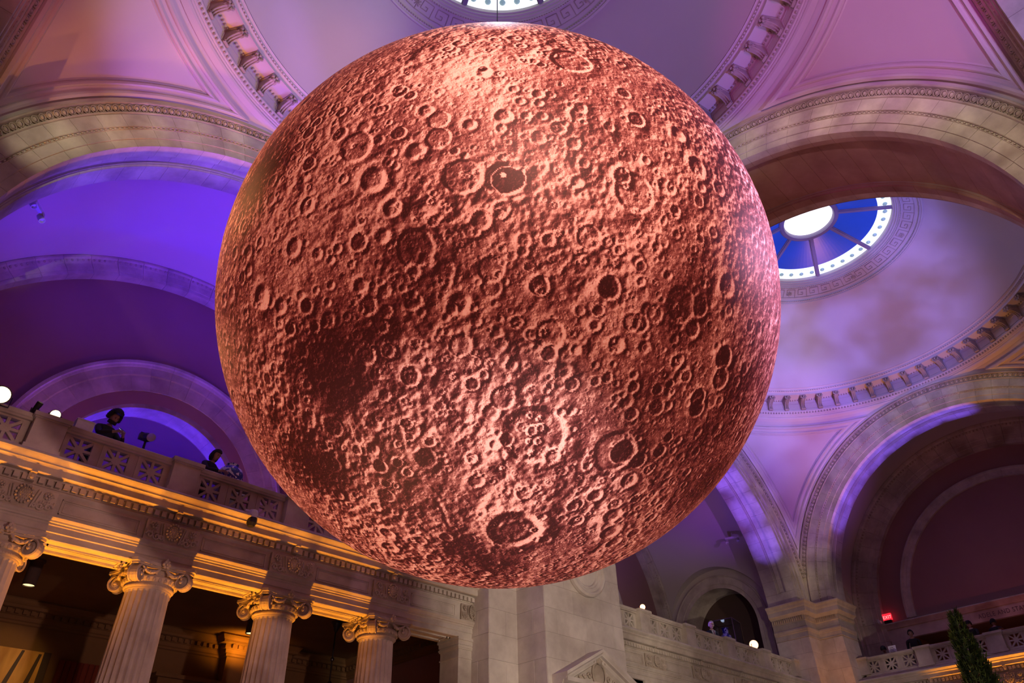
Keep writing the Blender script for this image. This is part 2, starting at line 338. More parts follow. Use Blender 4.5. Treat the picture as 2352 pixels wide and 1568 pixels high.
# ------------------------------------------------------------------ stone arches
NV = 36
def arch_thing(name, label, dep, two_faces=False, eggs=True, mat='stone', soffit_mat='stone'):
    """origin on the springing line; local y runs away from the room"""
    t = empty(name, label=label, cat='arch', group='great stone arches round the vaulted bays')
    da = PI / NV; g = 0.0006
    vou = [(7.19, 0), (6.85, 0), (6.85, .035), (6.555, .035), (6.555, .07), (R, .07), (R, .30), (7.19, .30)]
    sof = [(R, .30), (R, .46), (R + .02, .475), (R + .02, .50), (R + .055, .52), (R + .06, .55), (R + .10, .55), (R + .10, dep - .62), (R + .06, dep - .62), (R + .055, dep - .59), (R + .02, dep - .57), (R + .02, dep - .565), (R, dep - .56), (R, dep - (.30 if two_faces else 0)), (7.0, dep - (.30 if two_faces else 0)), (7.0, .30)]
    sofp = [(R, .30), (R, dep - (.30 if two_faces else 0)), (7.0, dep - (.30 if two_faces else 0)), (7.0, .30)]
    def piece(prof, nm, m_):
        b = MB(); b.add(*arcsweep(prof, g, da - g, 3)); return b.mesh(nm, m_)
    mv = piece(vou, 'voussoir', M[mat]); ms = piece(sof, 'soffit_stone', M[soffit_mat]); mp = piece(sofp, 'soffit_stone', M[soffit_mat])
    for i in range(NV):
        put('voussoir', mv, t, rot=(0, -i * da, 0))
        put('soffit_stone', mp if i in (0, NV - 1) else ms, t, rot=(0, -i * da, 0))
    if two_faces:
        mv2 = piece([(r_, dep - y) for r_, y in vou][::-1], 'voussoir', M[mat])
        for i in range(NV): put('voussoir', mv2, t, rot=(0, -i * da, 0))
    # mortar core just behind the stones
    b = MB(); b.add(*arcsweep([(7.18, .012), (6.86, .012), (6.84, .047), (6.565, .047), (6.545, .082), (R + .012, .082), (R + .012, .44), (R + .112, .56), (R + .112, dep - .66), (R + .012, dep - .55), (R + .012, dep - .02), (7.18, dep - .02)], 0, PI, 72)); b.build('mortar_core', M['joint'], t)
    # outer moulding with eggs and darts, bead and fillets
    def mould(flip):
        f = (lambda y: dep - y) if flip else (lambda y: y)
        b = MB()
        pr = [(7.467, .3), (7.467, -.11), (7.455, -.125), (7.415, -.125), (7.407, -.085), (7.395, -.01), (7.25, .03), (7.232, -.035), (7.222, -.045), (7.195, -.045), (7.183, -.02), (7.185, .3)]
        b.add(*arcsweep([(r_, f(y)) for r_, y in pr], 0, PI, 108))
        b.add(*arcsweep([(r_, f(y)) for r_, y in [(6.862, .02), (6.862, -.012), (6.85, -.018), (6.842, .0), (6.842, .02)]], 0, PI, 108))
        b.add(*arcsweep([(r_, f(y)) for r_, y in [(6.800, .05), (6.800, .012), (6.788, .012), (6.788, .05)]], 0, PI, 108))
        om = b.build('outer_moulding', M['carved'], t)
        bd = MB(); n = 190
        for i in range(n):
            a = PI * (i + .5) / n
            if abs(cos(a)) * 6.83 > 6.9: continue
            Mx = Matrix.Rotation(-a, 4, 'Y') @ Matrix.Translation((6.820, f(.006), 0))
            bd.ball((0, 0, 0), (.019, .022, .036), 5, 4, 0, Mx)
        bd.build('bead_row', M['carved'], om, kind='stuff'); return om
    om = mould(False)
    if two_faces: mould(True)
    # one egg and one dart
    e = MB(); e.ball((0, 0, 0), (.062, .062, .046), 8, 6); 
    ring = [(0.072 * cos(q), -.005, .060 * sin(q)) for q in [PI * .12 * k - PI * .9 for k in range(0, 16)]]
    e.tube([(p[0] * 1.02, -.028, p[2] * 1.08) for p in ring[:16]], .013, 4)
    tiltm = Matrix.Rotation(math.radians(-24), 4, 'Z')
    for q in range(len(e.v)): e.v[q] = tuple(tiltm @ Vector(e.v[q]))
    dm = MB(); dm.add([Vector(p) for p in [(.075, 0, .014), (.075, 0, -.014), (-.075, 0, 0), (.03, -.075, 0)]], [(0, 1, 3), (1, 2, 3), (2, 0, 3), (0, 2, 1)])
    for q in range(len(dm.v)): dm.v[q] = tuple(tiltm @ Vector(dm.v[q]))
    ne = 132
    if eggs:
        me = e.mesh('egg', M['carved'], True); md = dm.mesh('dart', M['carved'])
        for i in range(ne):
            a = PI * (i + .5) / ne
            if abs(cos(a)) * 7.3 > 7.2: continue
            put('egg', me, om, loc=(7.325 * cos(a), -.028, 7.325 * sin(a)), rot=(0, -a, 0))
            a2 = PI * i / ne
            put('dart', md, om, loc=(7.322 * cos(a2), -.03, 7.322 * sin(a2)), rot=(0, -a2, 0))
    else:
        b = MB()
        for i in range(ne):
            a = PI * (i + .5) / ne
            if abs(cos(a)) * 7.3 > 7.2: continue
            for src, aa in ((e, a), (dm, PI * i / ne)):
                Mx = Matrix.Rotation(-aa, 4, 'Y') @ Matrix.Translation((7.325, -.028, 0)); b.add([Mx @ Vector(v) for v in src.v], src.f)
        b.build('egg_and_dart', M['carved'], om, kind='stuff')
    return t
a1 = arch_thing('stone_arch', 'large stone arch with blue lit soffit at the left, over the balcony', 1.43)
a1.location = (0, H, ZS)
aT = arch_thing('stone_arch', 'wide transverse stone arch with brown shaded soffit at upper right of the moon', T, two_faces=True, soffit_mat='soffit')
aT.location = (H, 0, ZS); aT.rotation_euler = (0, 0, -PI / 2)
a2 = arch_thing('stone_arch', 'stone arch with violet panelled soffit rising behind the lower right edge of the moon', 1.43, eggs=False)
a2.location = (D, H, ZS)
copy_tree(a2, loc=(D + H, 0, ZS), rz=-PI / 2, label='stone arch at far right framing the dark red end wall')
copy_tree(a2, loc=(0, -H, ZS), rz=PI, label='stone arch cut by the top right corner of the picture')
aL = arch_thing('stone_arch', 'stone arch cut by the top left corner of the picture', T, two_faces=False, eggs=False)
aL.location = (-H, 0, ZS); aL.rotation_euler = (0, 0, PI / 2)
copy_tree(a2, loc=(D, -H, ZS), rz=PI, label='stone arch of the far bay out of sight at right')

# ------------------------------------------------------------------ pendentives and their panel frames
def pendentives(cx, nm):
    ce = empty(nm, loc=(cx, 0, 0)); struct(ce)
    ztop = 18.17
    for k in range(4):
        vs = []; NU, NW = 30, 36
        for j in range(NW + 1):
            dz = 0.4 + (ztop - ZS - 0.4) * j / NW; rho = sqrt(RP * RP - dz * dz)
            a0 = math.acos(min(1, 7.40 / rho)) if rho > 7.40 else 0.0
            a0 = min(a0, PI / 4 - .0005)
            for i in range(NU + 1):
                a = a0 + (PI / 2 - 2 * a0) * i / NU + k * PI / 2; vs.append((rho * cos(a), rho * sin(a), ZS + dz))
        fs = [(j * (NU + 1) + i, j * (NU + 1) + i + 1, (j + 1) * (NU + 1) + i + 1, (j + 1) * (NU + 1) + i) for j in range(NW) for i in range(NU)]
        o = put('pendentive', mesh_from('pendentive', vs, [f[::-1] for f in fs], M['plaster'], True), ce)
        def tri(c, lift):
            rr_ = 7.68 + (7.17 - c); pts = []; n = 40
            zb = sqrt(RP * RP - 2 * c * c); zt = sqrt(RP * RP - rr_ * rr_)
            for i in range(n):      # up the y = c side
                z = zb + (zt - zb) * (i / n); x = sqrt(max(0, RP * RP - z * z - c * c)); pts.append(Vector((x, c, z)))
            A0 = math.acos(c / rr_)
            aa = math.atan2(c, sqrt(rr_ * rr_ - c * c))
            for i in range(n): a = aa + (PI / 2 - 2 * aa) * (0); t_ = i / n; a = (PI / 2 - A0) ; 
            st = math.asin(c / rr_); en = math.acos(c / rr_)
            for i in range(n):
                a = st + (en - st) * i / n; pts.append(Vector((rr_ * cos(a), rr_ * sin(a), zt)))
            for i in range(n):
                z = zt + (zb - zt) * (i / n); y = sqrt(max(0, RP * RP - z * z - c * c)); pts.append(Vector((c, y, z)))
            f = (RP - lift) / RP
            return [Matrix.Rotation(k * PI / 2, 4, 'Z') @ (p * f) for p in pts]
        layers = [(7.225, -.02), (7.215, .10), (7.165, .13), (7.135, .10), (7.125, .045), (7.055, .045), (7.045, .075), (7.015, .10), (6.985, .075), (6.972, .01), (6.95, .03), (6.925, -.01)]
        vs = []; L_ = [tri(c, l) for c, l in layers]; n = len(L_[0])
        for l in L_: vs += [(p.x, p.y, p.z + ZS) for p in l]
        fs = [(q * n + i, q * n + (i + 1) % n, (q + 1) * n + (i + 1) % n, (q + 1) * n + i) for q in range(len(L_) - 1) for i in range(n)]
        put('panel_frame', mesh_from('panel_frame', vs, fs, M['plaster']), ce)
    return ce
pendentives(0, 'ceiling'); pendentives(D, 'ceiling')

# ------------------------------------------------------------------ domes
def bracket_mesh():
    b = MB()  # local x = towards the dome axis, y = tangent, z up ; origin on the wall at the bracket foot
    side = [(0, .0), (.07, .0), (.105, .03), (.10, .075), (.07, .10), (.09, .16), (.17, .25), (.30, .31), (.40, .33), (.455, .37), (.455, .42), (.42, .46), (0, .475)]
    b.prism(side, -.085, .085, 'y')
    for yy in (-.065, 0, .065): b.tube([(.10, yy, .09), (.13, yy, .18), (.22, yy, .265), (.34, yy, .315), (.44, yy, .35), (.475, yy, .40)], .019, 5)
    for yy in (-.095, .095):
        b.tube([(.38 + .06 * cos(q), yy, .40 + .055 * sin(q)) for q in [PI * .25 * k for k in range(8)]], .016, 4)
        b.tube([(.06 + .04 * cos(q), yy, .05 + .04 * sin(q)) for q in [PI * .33 * k for k in range(6)]], .012, 4)
    for yy, zz, xx in ((-.10, .40, .50), (0, .43, .52), (.10, .40, .50), (-.05, .34, .48), (.05, .34, .48)): b.ball((xx, yy, zz), (.045, .045, .05), 5, 4)
    b.prism([(.48, .475), (.0, .475), (.0, .50), (.50, .50)], -.12, .12, 'y')
    return b.mesh('bracket', M['carved'])
BRM = bracket_mesh()
def dome(cx, label, detail):
    t = empty('dome', loc=(cx, 0, 0), label=label, cat='dome', group='saucer domes of the hall')
    # cornice
    prof = [(7.46, 18.05), (7.40, 18.085), (7.33, 18.12), (7.29, 18.17), (7.30, 18.205), (7.27, 18.215), (7.25, 18.235), (7.25, 18.26), (7.21, 18.275), (7.19, 18.33), (7.145, 18.375), (7.13, 18.40), (7.13, 18.425), (7.17, 18.44), (7.17, 18.935), (7.12, 18.945), (7.08, 18.975), (6.66, 18.975), (6.655, 18.955), (6.63, 18.955), (6.625, 19.06), (6.60, 19.075), (6.57, 19.085), (6.555, 19.12), (6.53, 19.125), (6.525, 19.18), (6.49, 19.20), (6.467, 19.21), (6.465, 19.26), (6.56, 19.30)]
    b = MB(); b.lathe(prof, 180); corn = b.build('cornice', M['plaster'], t)
    # coffers framed between the brackets
    for k in range(60):
        a = math.radians(3 + 6 * k)
        put('bracket', BRM, corn, loc=(7.17 * cos(a), 7.17 * sin(a), 18.455), rot=(0, 0, a + PI))
    pm = MB()
    for (x0, x1, z0, z1) in ((-.26, .26, .05, .07), (-.26, .26, .33, .35), (-.26, -.24, .05, .35), (.24, .26, .05, .35)): pm.box(x0, x1, 0, .02, z0, z1)
    pmm = MB(); pmm.v = [(v[1], v[0], v[2]) for v in pm.v]; pmm.f = [f[::-1] for f in pm.f]
    pme = pmm.mesh('wall_panel', M['plaster'])
    for k in range(60):
        a = math.radians(6 * k); put('wall_panel', pme, corn, loc=(7.165 * cos(a), 7.165 * sin(a), 18.46), rot=(0, 0, a + PI))
    # small carved rows: eggs under the wall, leaves under the corona, twisted bead near the dome edge
    def row(nm, n, r_, z, sz, tilt=0.0, par=None):
        bb = MB()
        for i in range(n):
            a = 2 * PI * i / n
            bb.ball((0, 0, 0), sz, 5, 4, 0, Matrix.Rotation(a, 4, 'Z') @ Matrix.Translation((r_, 0, z)) @ Matrix.Rotation(tilt, 4, 'X'))
        bb.build(nm, M['carved'], par or corn, kind='stuff')
    row('egg_row', 360, 7.165, 18.325, (.03, .04, .045))
    row('leaf_row', 420, 7.085, 18.93, (.035, .03, .035))
    row('twisted_bead_row', 420, 6.545, 19.105, (.018, .036, .022), .6)
    # dome shell
    zc, rr_ = 16.05, 7.19; pr = []
    for i in range(25):
        rho = 6.455 + (3.93 - 6.455) * i / 24; pr.append((rho, zc + sqrt(rr_ * rr_ - rho * rho)))
    b = MB(); b.lathe(pr, 160); b.build('shell', M['plaster'], t, smooth=True)
    # oculus surround with key pattern
    pr = [(3.95, 22.12), (3.95, 22.03), (3.91, 22.0), (3.87, 22.02), (3.86, 22.06), (3.80, 22.09), (3.79, 22.14), (3.75, 22.17), (3.29, 22.43), (3.28, 22.39), (3.24, 22.38), (3.20, 22.40), (3.19, 22.45), (3.14, 22.46), (3.13, 22.52), (3.08, 22.53), (3.07, 22.60), (3.03, 22.61), (3.02, 22.80)]
    b = MB(); b.lathe(pr, 120); ocs = b.build('oculus_surround', M['plaster'], t)
    row('rope_moulding', 300, 3.80, 22.075, (.02, .045, .022), .7, ocs)
    row('rope_moulding', 260, 3.235, 22.375, (.02, .04, .022), .7, ocs)
    b = MB(); n = 44
    kp = [(0, 0), (0, 1), (.8, 1), (.8, .35), (.35, .35), (.35, .62), (.55, .62)]
    for i in range(n):
        for q in range(len(kp) - 1):
            (u0, v0), (u1, v1) = kp[q], kp[q + 1]
            for (ua, va, ub, vb) in ((u0, v0, u1, v1),):
                def P_(u, v):
                    a = 2 * PI * (i + u * .9) / n; rho = 3.68 - .32 * v; z = 22.17 + (3.75 - rho) / .46 * .26 - .012; return Vector((rho * cos(a), rho * sin(a), z))
                b.tube([P_(ua, va), P_(ub, vb)], .014, 4)
        def P2(u, v):
            a = 2 * PI * (i + u) / n; rho = 3.68 - .32 * v; z = 22.17 + (3.75 - rho) / .46 * .26 - .012; return Vector((rho * cos(a), rho * sin(a), z))
        b.tube([P2(0, 0), P2(1, 0)], .014, 4)
    b.build('key_pattern', M['carved'], ocs, kind='stuff')
    for k in range(8):
        a = PI / 8 + k * PI / 4 + PI / 8
        bb = MB()
        for j in range(4): bb.box(-.11, .11, -.014, .014, -.02, .02, 0, Matrix.Rotation(a, 4, 'Z') @ Matrix.Translation((3.52, 0, 22.29)) @ Matrix.Rotation(.5, 4, 'Y') @ Matrix.Rotation(PI / 4 * j, 4, 'Z'))
        bb.build('star_boss', M['carved'], ocs)
    return t
dome(0, 'near pale lavender dome with bracketed cornice above the moon', True)
dome(D, 'far dome with blue violet light seen through the arch at right', False)
def skylight(cx, label):
    t = empty('skylight', loc=(cx, 0, 22.70), label=label, cat='skylight', group='round skylights in the domes')
    def zz(r_): return .05 + (3.02 - r_) * .29
    for k in range(8):
        a0 = PI / 8 + k * PI / 4; a1 = a0 + PI / 4
        b = MB(); b.lathe([(3.03, zz(3.03)), (2.56, zz(2.56)), (2.56, zz(2.56) + .02), (3.03, zz(3.03) + .02), (3.03, zz(3.03))], 12, None, 0, a0 + .03, a1 - .03); b.build('bright_pane', M['white_glow'], t)
        b = MB(); b.lathe([(2.57, zz(2.57) + .015), (1.08, zz(1.08) + .015), (1.08, zz(1.08) + .035), (2.57, zz(2.57) + .035), (2.57, zz(2.57) + .015)], 12, None, 0, a0 + .02, a1 - .02); b.build('blue_pane', M['blue_glass'], t)
        Mx = Matrix.Rotation(a0, 4, 'Z')
        b = MB(); b.add([Mx @ Vector(v) for v in [(1.0, -.055, zz(1.0) - .09), (1.0, .055, zz(1.0) - .09), (3.05, .055, zz(3.05) - .09), (3.05, -.055, zz(3.05) - .09), (1.0, -.055, zz(1.0) + .04), (1.0, .055, zz(1.0) + .04), (3.05, .055, zz(3.05) + .04), (3.05, -.055, zz(3.05) + .04)]], [(0, 3, 2, 1), (0, 1, 5, 4), (2, 3, 7, 6), (0, 4, 7, 3), (1, 2, 6, 5)])
        b.add([Mx @ Vector(v) for v in [(1.0, -.09, zz(1.0) - .04), (1.0, .09, zz(1.0) - .04), (3.05, .09, zz(3.05) - .04), (3.05, -.09, zz(3.05) - .04), (1.0, -.09, zz(1.0) + .04), (1.0, .09, zz(1.0) + .04), (3.05, .09, zz(3.05) + .04), (3.05, -.09, zz(3.05) + .04)]], [(0, 3, 2, 1), (0, 1, 5, 4), (2, 3, 7, 6), (0, 4, 7, 3), (1, 2, 6, 5)])
        b.build('rib', M['rib'], t)
        for j in range(5):
            a = a0 + PI / 4 * (j + .5) / 5
            b = MB(); b.lathe([(0, -.10), (.045, -.09), (.05, -.07), (.085, -.06), (.095, -.035), (.08, 0), (0, .01)], 12, Matrix.Translation((2.80 * cos(a), 2.80 * sin(a), zz(2.8)))); b.build('roundel', M['roundel'], t, smooth=True)
    b = MB(); b.lathe([(1.18, zz(1.18) - .05), (1.12, zz(1.1) - .12), (1.0, zz(1.0) - .12), (.97, zz(.97) - .06), (.95, zz(.95) + .1), (1.18, zz(1.1) + .06), (1.18, zz(1.18) - .05)], 64); b.build('centre_ring', M['rib'], t)
    b = MB(); b.lathe([(0, zz(.95) + .02), (.96, zz(.95) + .02), (.96, zz(.95) + .05), (0, zz(.95) + .05)], 48); b.build('bright_disc', M['disc_glow'], t)
    return t
skylight(0, 'round skylight with bright rim panes directly above the moon, cut by the top edge')
skylight(D, 'round skylight with blue panes and bright centre disc, seen through the right arch')

# ------------------------------------------------------------------ piers of ashlar
IMP = [(.0, 10.74), (.34, 10.72), (.37, 10.70), (.36, 10.66), (.30, 10.60), (.27, 10.52), (.24, 10.49), (.235, 10.46), (.235, 10.32), (.21, 10.30), (.15, 10.27), (.10, 10.22), (.055, 10.20), (.055, 10.02), (.015, 10.0), (.012, 9.78), (.05, 9.77), (.075, 9.72), (.07, 9.67), (.05, 9.64), (.045, 9.60), (.02, 9.58), (.012, 9.42), (.03, 9.41), (.03, 9.38), (.0, 9.37)]
def pier(label, path, z0=0.0, course=0.555, ztop=9.36, impost=True, skip=None):
    """plan path with the room on its left; a face per segment, laid in courses of separate blocks"""
    t = empty('stone_pier', label=label, cat='pier', group='stone piers of the hall')
    P = [Vector(p) for p in path]; g = .0018
    cache = {}
    def blk(L, hgt):
        key = (round(L, 3), round(hgt, 3))
        if key not in cache:
            b = MB(); e = .005
            b.add([(g, 0, g), (L - g, 0, g), (L - g, 0, hgt - g), (g, 0, hgt - g), (g + e, .007, g + e), (L - g - e, .007, g + e), (L - g - e, .007, hgt - g - e), (g + e, .011, hgt - g - e)],
                  [(4, 5, 6, 7), (0, 1, 5, 4), (1, 2, 6, 5), (2, 3, 7, 6), (3, 0, 4, 7)])
            cache[key] = b.mesh('ashlar_block', M['stone_pale'])
        return cache[key]
    n = int((ztop - z0) / course + .01); c_ = (ztop - z0) / n
    for s_i in range(len(P) - 1):
        d = P[s_i + 1] - P[s_i]; L = d.length; u = d.normalized(); rz = math.atan2(u.y, u.x)
        for k in range(n):
            if z0 + (k + 1) * c_ < 4.0: continue
            cuts = [0.0]
            if L > 1.3:
                off = 0.38 if k % 2 else 0.85
                x = off
                while x < L - .3: cuts.append(x); x += 1.12 if (k + len(cuts)) % 3 else .78
            elif L > .9 and k % 2: cuts.append(L * .42)
            cuts.append(L)
            for i in range(len(cuts) - 1):
                p = P[s_i] + u * cuts[i]
                put('ashlar_block', blk(cuts[i + 1] - cuts[i], c_), t, loc=(p.x, p.y, z0 + k * c_), rot=(0, 0, rz))
    b = MB(); pathsweep(path, [(0.001, z0), (0.001, ztop + .02)], b)
    b.build('core', M['joint'], t)
    if impost:
        b = MB(); pathsweep(path, IMP, b); im = b.build('impost_moulding', M['stone'], t)
        b = MB()
        for s_i in range(len(P) - 1):
            d = P[s_i + 1] - P[s_i]; L = d.length; u = d.normalized(); l = Vector((-u.y, u.x)); nn = max(2, int(L / .085))
            for i in range(nn):
                p = P[s_i] + u * (L * (i + .5) / nn) + l * .075; b.ball((p.x, p.y, 10.12), (.034, .034, .085), 5, 4)
        b.build('egg_row', M['carved'], im, kind='stuff')
    return t
jb = H + 1.43
pT = pier('broad pale stone pier with a round medallion below the moon', [(D - R, jb), (D - R, H), (H + T, H), (H + T, R), (H, R), (H, H), (R, H), (R, jb)])
pE = pier('corner stone pier with amber lit capital at right, between the two balconies', [(D + H + 1.43, R), (D + H, R), (D + H, H), (D + R, H), (D + R, jb)])
pier('stone pier at the near left corner of the hall, out of the picture', [(-R, jb), (-R, H), (-H, H), (-H, R), (-H - T, R)])
pier('stone pier on the near side behind the photographer', [(R, -jb), (R, -H), (H, -H), (H, -R), (H + T, -R), (H + T, -H), (D - R, -H), (D - R, -jb)])
pier('stone pier in the far near-side corner, hidden at right', [(D + R, -jb), (D + R, -H), (D + H, -H), (D + H, -R), (D + H + 1.43, -R)])
pier('stone pier at the near left back corner, out of the picture', [(-H - T, -R), (-H, -R), (-H, -H), (-R, -H), (-R, -jb)])

# medallion
t = empty('medallion', loc=(H + T / 2 + .10, R, 8.32), label='round moulded stone medallion on the pale pier, half hidden by the moon', cat='medallion')
Mx = Matrix.Rotation(PI / 2, 4, 'X')
b = MB(); b.lathe([(.75, -.02), (.77, .05), (.76, .12), (.71, .155), (.66, .145), (.63, .09), (.60, .10), (.55, .09), (.53, .055), (.51, .07), (.48, .06), (.46, .012), (.40, .008)], 64, Mx); b.build('ring', M['stone_pale'], t)
b = MB(); b.lathe([(.46, .0), (.40, .02), (.2, .07), (0, .085)], 48, Mx); b.build('disc', M['stone_pale'], t, smooth=True)

# pediment of the niche on the same pier
px0, pxm, px1, pyf, pz0, pza = 7.45, H + T / 2, 10.22, 5.86, 5.48, 6.17
t = empty('pediment', loc=(pxm, R, 5.2), label='triangular stone pediment with carved shield, below the round medallion', cat='pediment')
def loc_(x, y, z): return (x - pxm, y - R, z - 5.2)
def rake(prof_pts, nm, mm):
    """prof: (dist below rake, y) closed profile swept up one slope and down the other"""
    b = MB(); vs = []; m = len(prof_pts)
    hw = pxm - px0; slope = (pza - pz0) / hw; ln = sqrt(1 + slope * slope)
    for sx, (x, z) in ((0, (px0, pz0)), (1, (pxm, pza)), (2, (px1, pz0))):
        for dd, y in prof_pts: vs.append(loc_(x, y, z - dd * ln))
    fs = []
    for s_ in range(2):
        for q in range(m): fs.append((s_ * m + q, (s_ + 1) * m + q, (s_ + 1) * m + (q + 1) % m, s_ * m + (q + 1) % m))
    fs += [tuple(range(m)), tuple(range(3 * m - 1, 2 * m - 1, -1))]
    b.add(vs, fs); return b.build(nm, mm, t)
rake([(0, R), (0, pyf), (.06, pyf), (.10, pyf + .05), (.13, pyf + .06), (.14, pyf + .14), (.20, pyf + .17), (.22, pyf + .17), (.25, pyf + .22), (.27, pyf + .28), (.27, R)], 'raking_cornice', M['stone_pale'])
b = MB(); pr = [(R, pz0 - .10), (pyf + .02, pz0 - .10), (pyf + .02, pz0 - .19), (pyf + .08, pz0 - .22), (pyf + .16, pz0 - .24), (pyf + .16, pz0 - .32), (pyf + .22, pz0 - .36), (R, pz0 - .36)]
b.v = []; linsweep([(y - R, z - 5.2) for y, z in pr], px0 - pxm + .02, px1 - pxm - .02, b); b.build('horizontal_cornice', M['stone_pale'], t)
b = MB(); b.prism([(px0 - pxm + .2, pz0 - 5.2 - .1), (px1 - pxm - .2, pz0 - 5.2 - .1), (0, pza - 5.2 - .25)], -.26, 0, 'y'); b.build('tympanum', M['stone'], t)
b = MB(); b.ball((0, -.28, .42), (.20, .06, .24), 12, 8); b.build('shield', M['carved'], t, smooth=True)
b = MB(); b.tube([(.24 * cos(q), -.30, .42 + .28 * sin(q)) for q in [PI * .1 * k for k in range(21)]], .028, 6)
for sx in (-1, 1):
    for (x, z, r_) in ((.30, .62, .07), (.36, .34, .08), (.55, .30, .06), (.72, .26, .045), (.14, .72, .07)):
        b.tube([(sx * x + r_ * (1 - k / 14) * cos(k * .6) * sx, -.30, z + r_ * (1 - k / 14) * sin(k * .6)) for k in range(13)], .022, 5)
    b.ball((sx * .22, -.31, .70), (.07, .05, .06), 6, 5)
b.ball((0, -.32, .72), (.09, .07, .08), 8, 6)
for k in range(8): b.ball((.10 * cos(k * .785), -.33, .74 + .07 * sin(k * .785)), (.035, .03, .035), 5, 4)
b.build('carved_scrolls', M['carved'], t)
for sx in (-1, 1):
    b = MB(); b.box(sx * .98 - .16, sx * .98 + .16, -.3, 0, -5.2, -.08); b.build('side_pilaster', M['stone_pale'], t)

# ------------------------------------------------------------------ galleries over the side walls
def vault_mesh(Rv, y0, y1, yc, rc, both=True):
    """barrel vault along y with two cross vaults (radius rc about yc) cut in its flanks; z from the springing"""
    nt, ny = 200, 60; idx = {}; vs = []
    for i in range(nt + 1):
        a = PI * i / nt
        for j in range(ny + 1):
            y = y0 + (y1 - y0) * j / ny; x, z = Rv * cos(a), Rv * sin(a)
            d = math.hypot(y - yc, z)
            if abs(d - rc) < .075 and z < rc + .1 and d > 1e-6:
                k = rc / d; y = yc + (y - yc) * k; z = max(0, z * k); x = math.copysign(sqrt(Rv * Rv - z * z), x)
            vs.append((x, y, z))
    fs = []
    for i in range(nt):
        for j in range(ny):
            f = (i * (ny + 1) + j, (i + 1) * (ny + 1) + j, (i + 1) * (ny + 1) + j + 1, i * (ny + 1) + j + 1)
            c = sum((Vector(vs[q]) for q in f), Vector()) / 4
            if math.hypot(c.y - yc, c.z) < rc - .005 and c.z < rc: continue
            fs.append(f)
    b = MB(); b.add(vs, fs)
    for sx in (-1, 1):
        vv = []; n = 40
        for i in range(n + 1):
            a = PI * i / n; y, z = yc + rc * cos(a), rc * sin(a); vv += [(sx * sqrt(Rv * Rv - z * z), y, z), (sx * (Rv + .12), y, z)]
        b.add(vv, [(2 * i, 2 * i + 1, 2 * i + 3, 2 * i + 2) for i in range(n)])
    return b
def ring_wall(ri, ro, zb, n=48, plane='y', c=0.0, xo=None, flip=False):
    """wall in the xz plane at y=c between an arched opening of radius ri and an arched outline of radius ro, down to zb"""
    ins = [(-ri, zb), (-ri, 0)] + [(-ri * cos(PI * i / n), ri * sin(PI * i / n)) for i in range(1, n)] + [(ri, 0), (ri, zb)]
    ous = [(-ro, zb), (-ro, 0)] + [(-ro * cos(PI * i / n), ro * sin(PI * i / n)) for i in range(1, n)] + [(ro, 0), (ro, zb)]
    vs = [(x, c, z) for x, z in ins] + [(x, c, z) for x, z in ous]; m = len(ins)
    return vs, [(i, i + 1, m + i + 1, m + i) for i in range(m - 1)]
def banded_arch(name, label, prof, n, leg, mat, yoff, parent=None, arc_n=3):
    t = empty(name, label=label, cat='arch') if parent is None else parent
    da = PI / n; g = .0008; b = MB(); b.add(*arcsweep(prof, g, da - g, arc_n)); me = b.mesh('voussoir', M[mat])
    for i in range(n): put('voussoir', me, t, loc=(0, yoff, 0), rot=(0, -i * da, 0))
    k = int(leg / .8); hgt = leg / k
    for sx in (1, -1):
        m = len(prof); vs = [(sx * r_, y, z) for z in (-hgt + .006, -.006) for r_, y in prof]
        fs = [(q, q + m, (q + 1) % m + m, (q + 1) % m) for q in range(m)] + [tuple(range(m)), tuple(range(2 * m - 1, m - 1, -1))]
        me2 = mesh_from('jamb_stone', vs, fs, M[mat])
        for i in range(k): put('jamb_stone', me2, t, loc=(0, yoff, -i * hgt))
    return t
GF = 7.50      # gallery floor
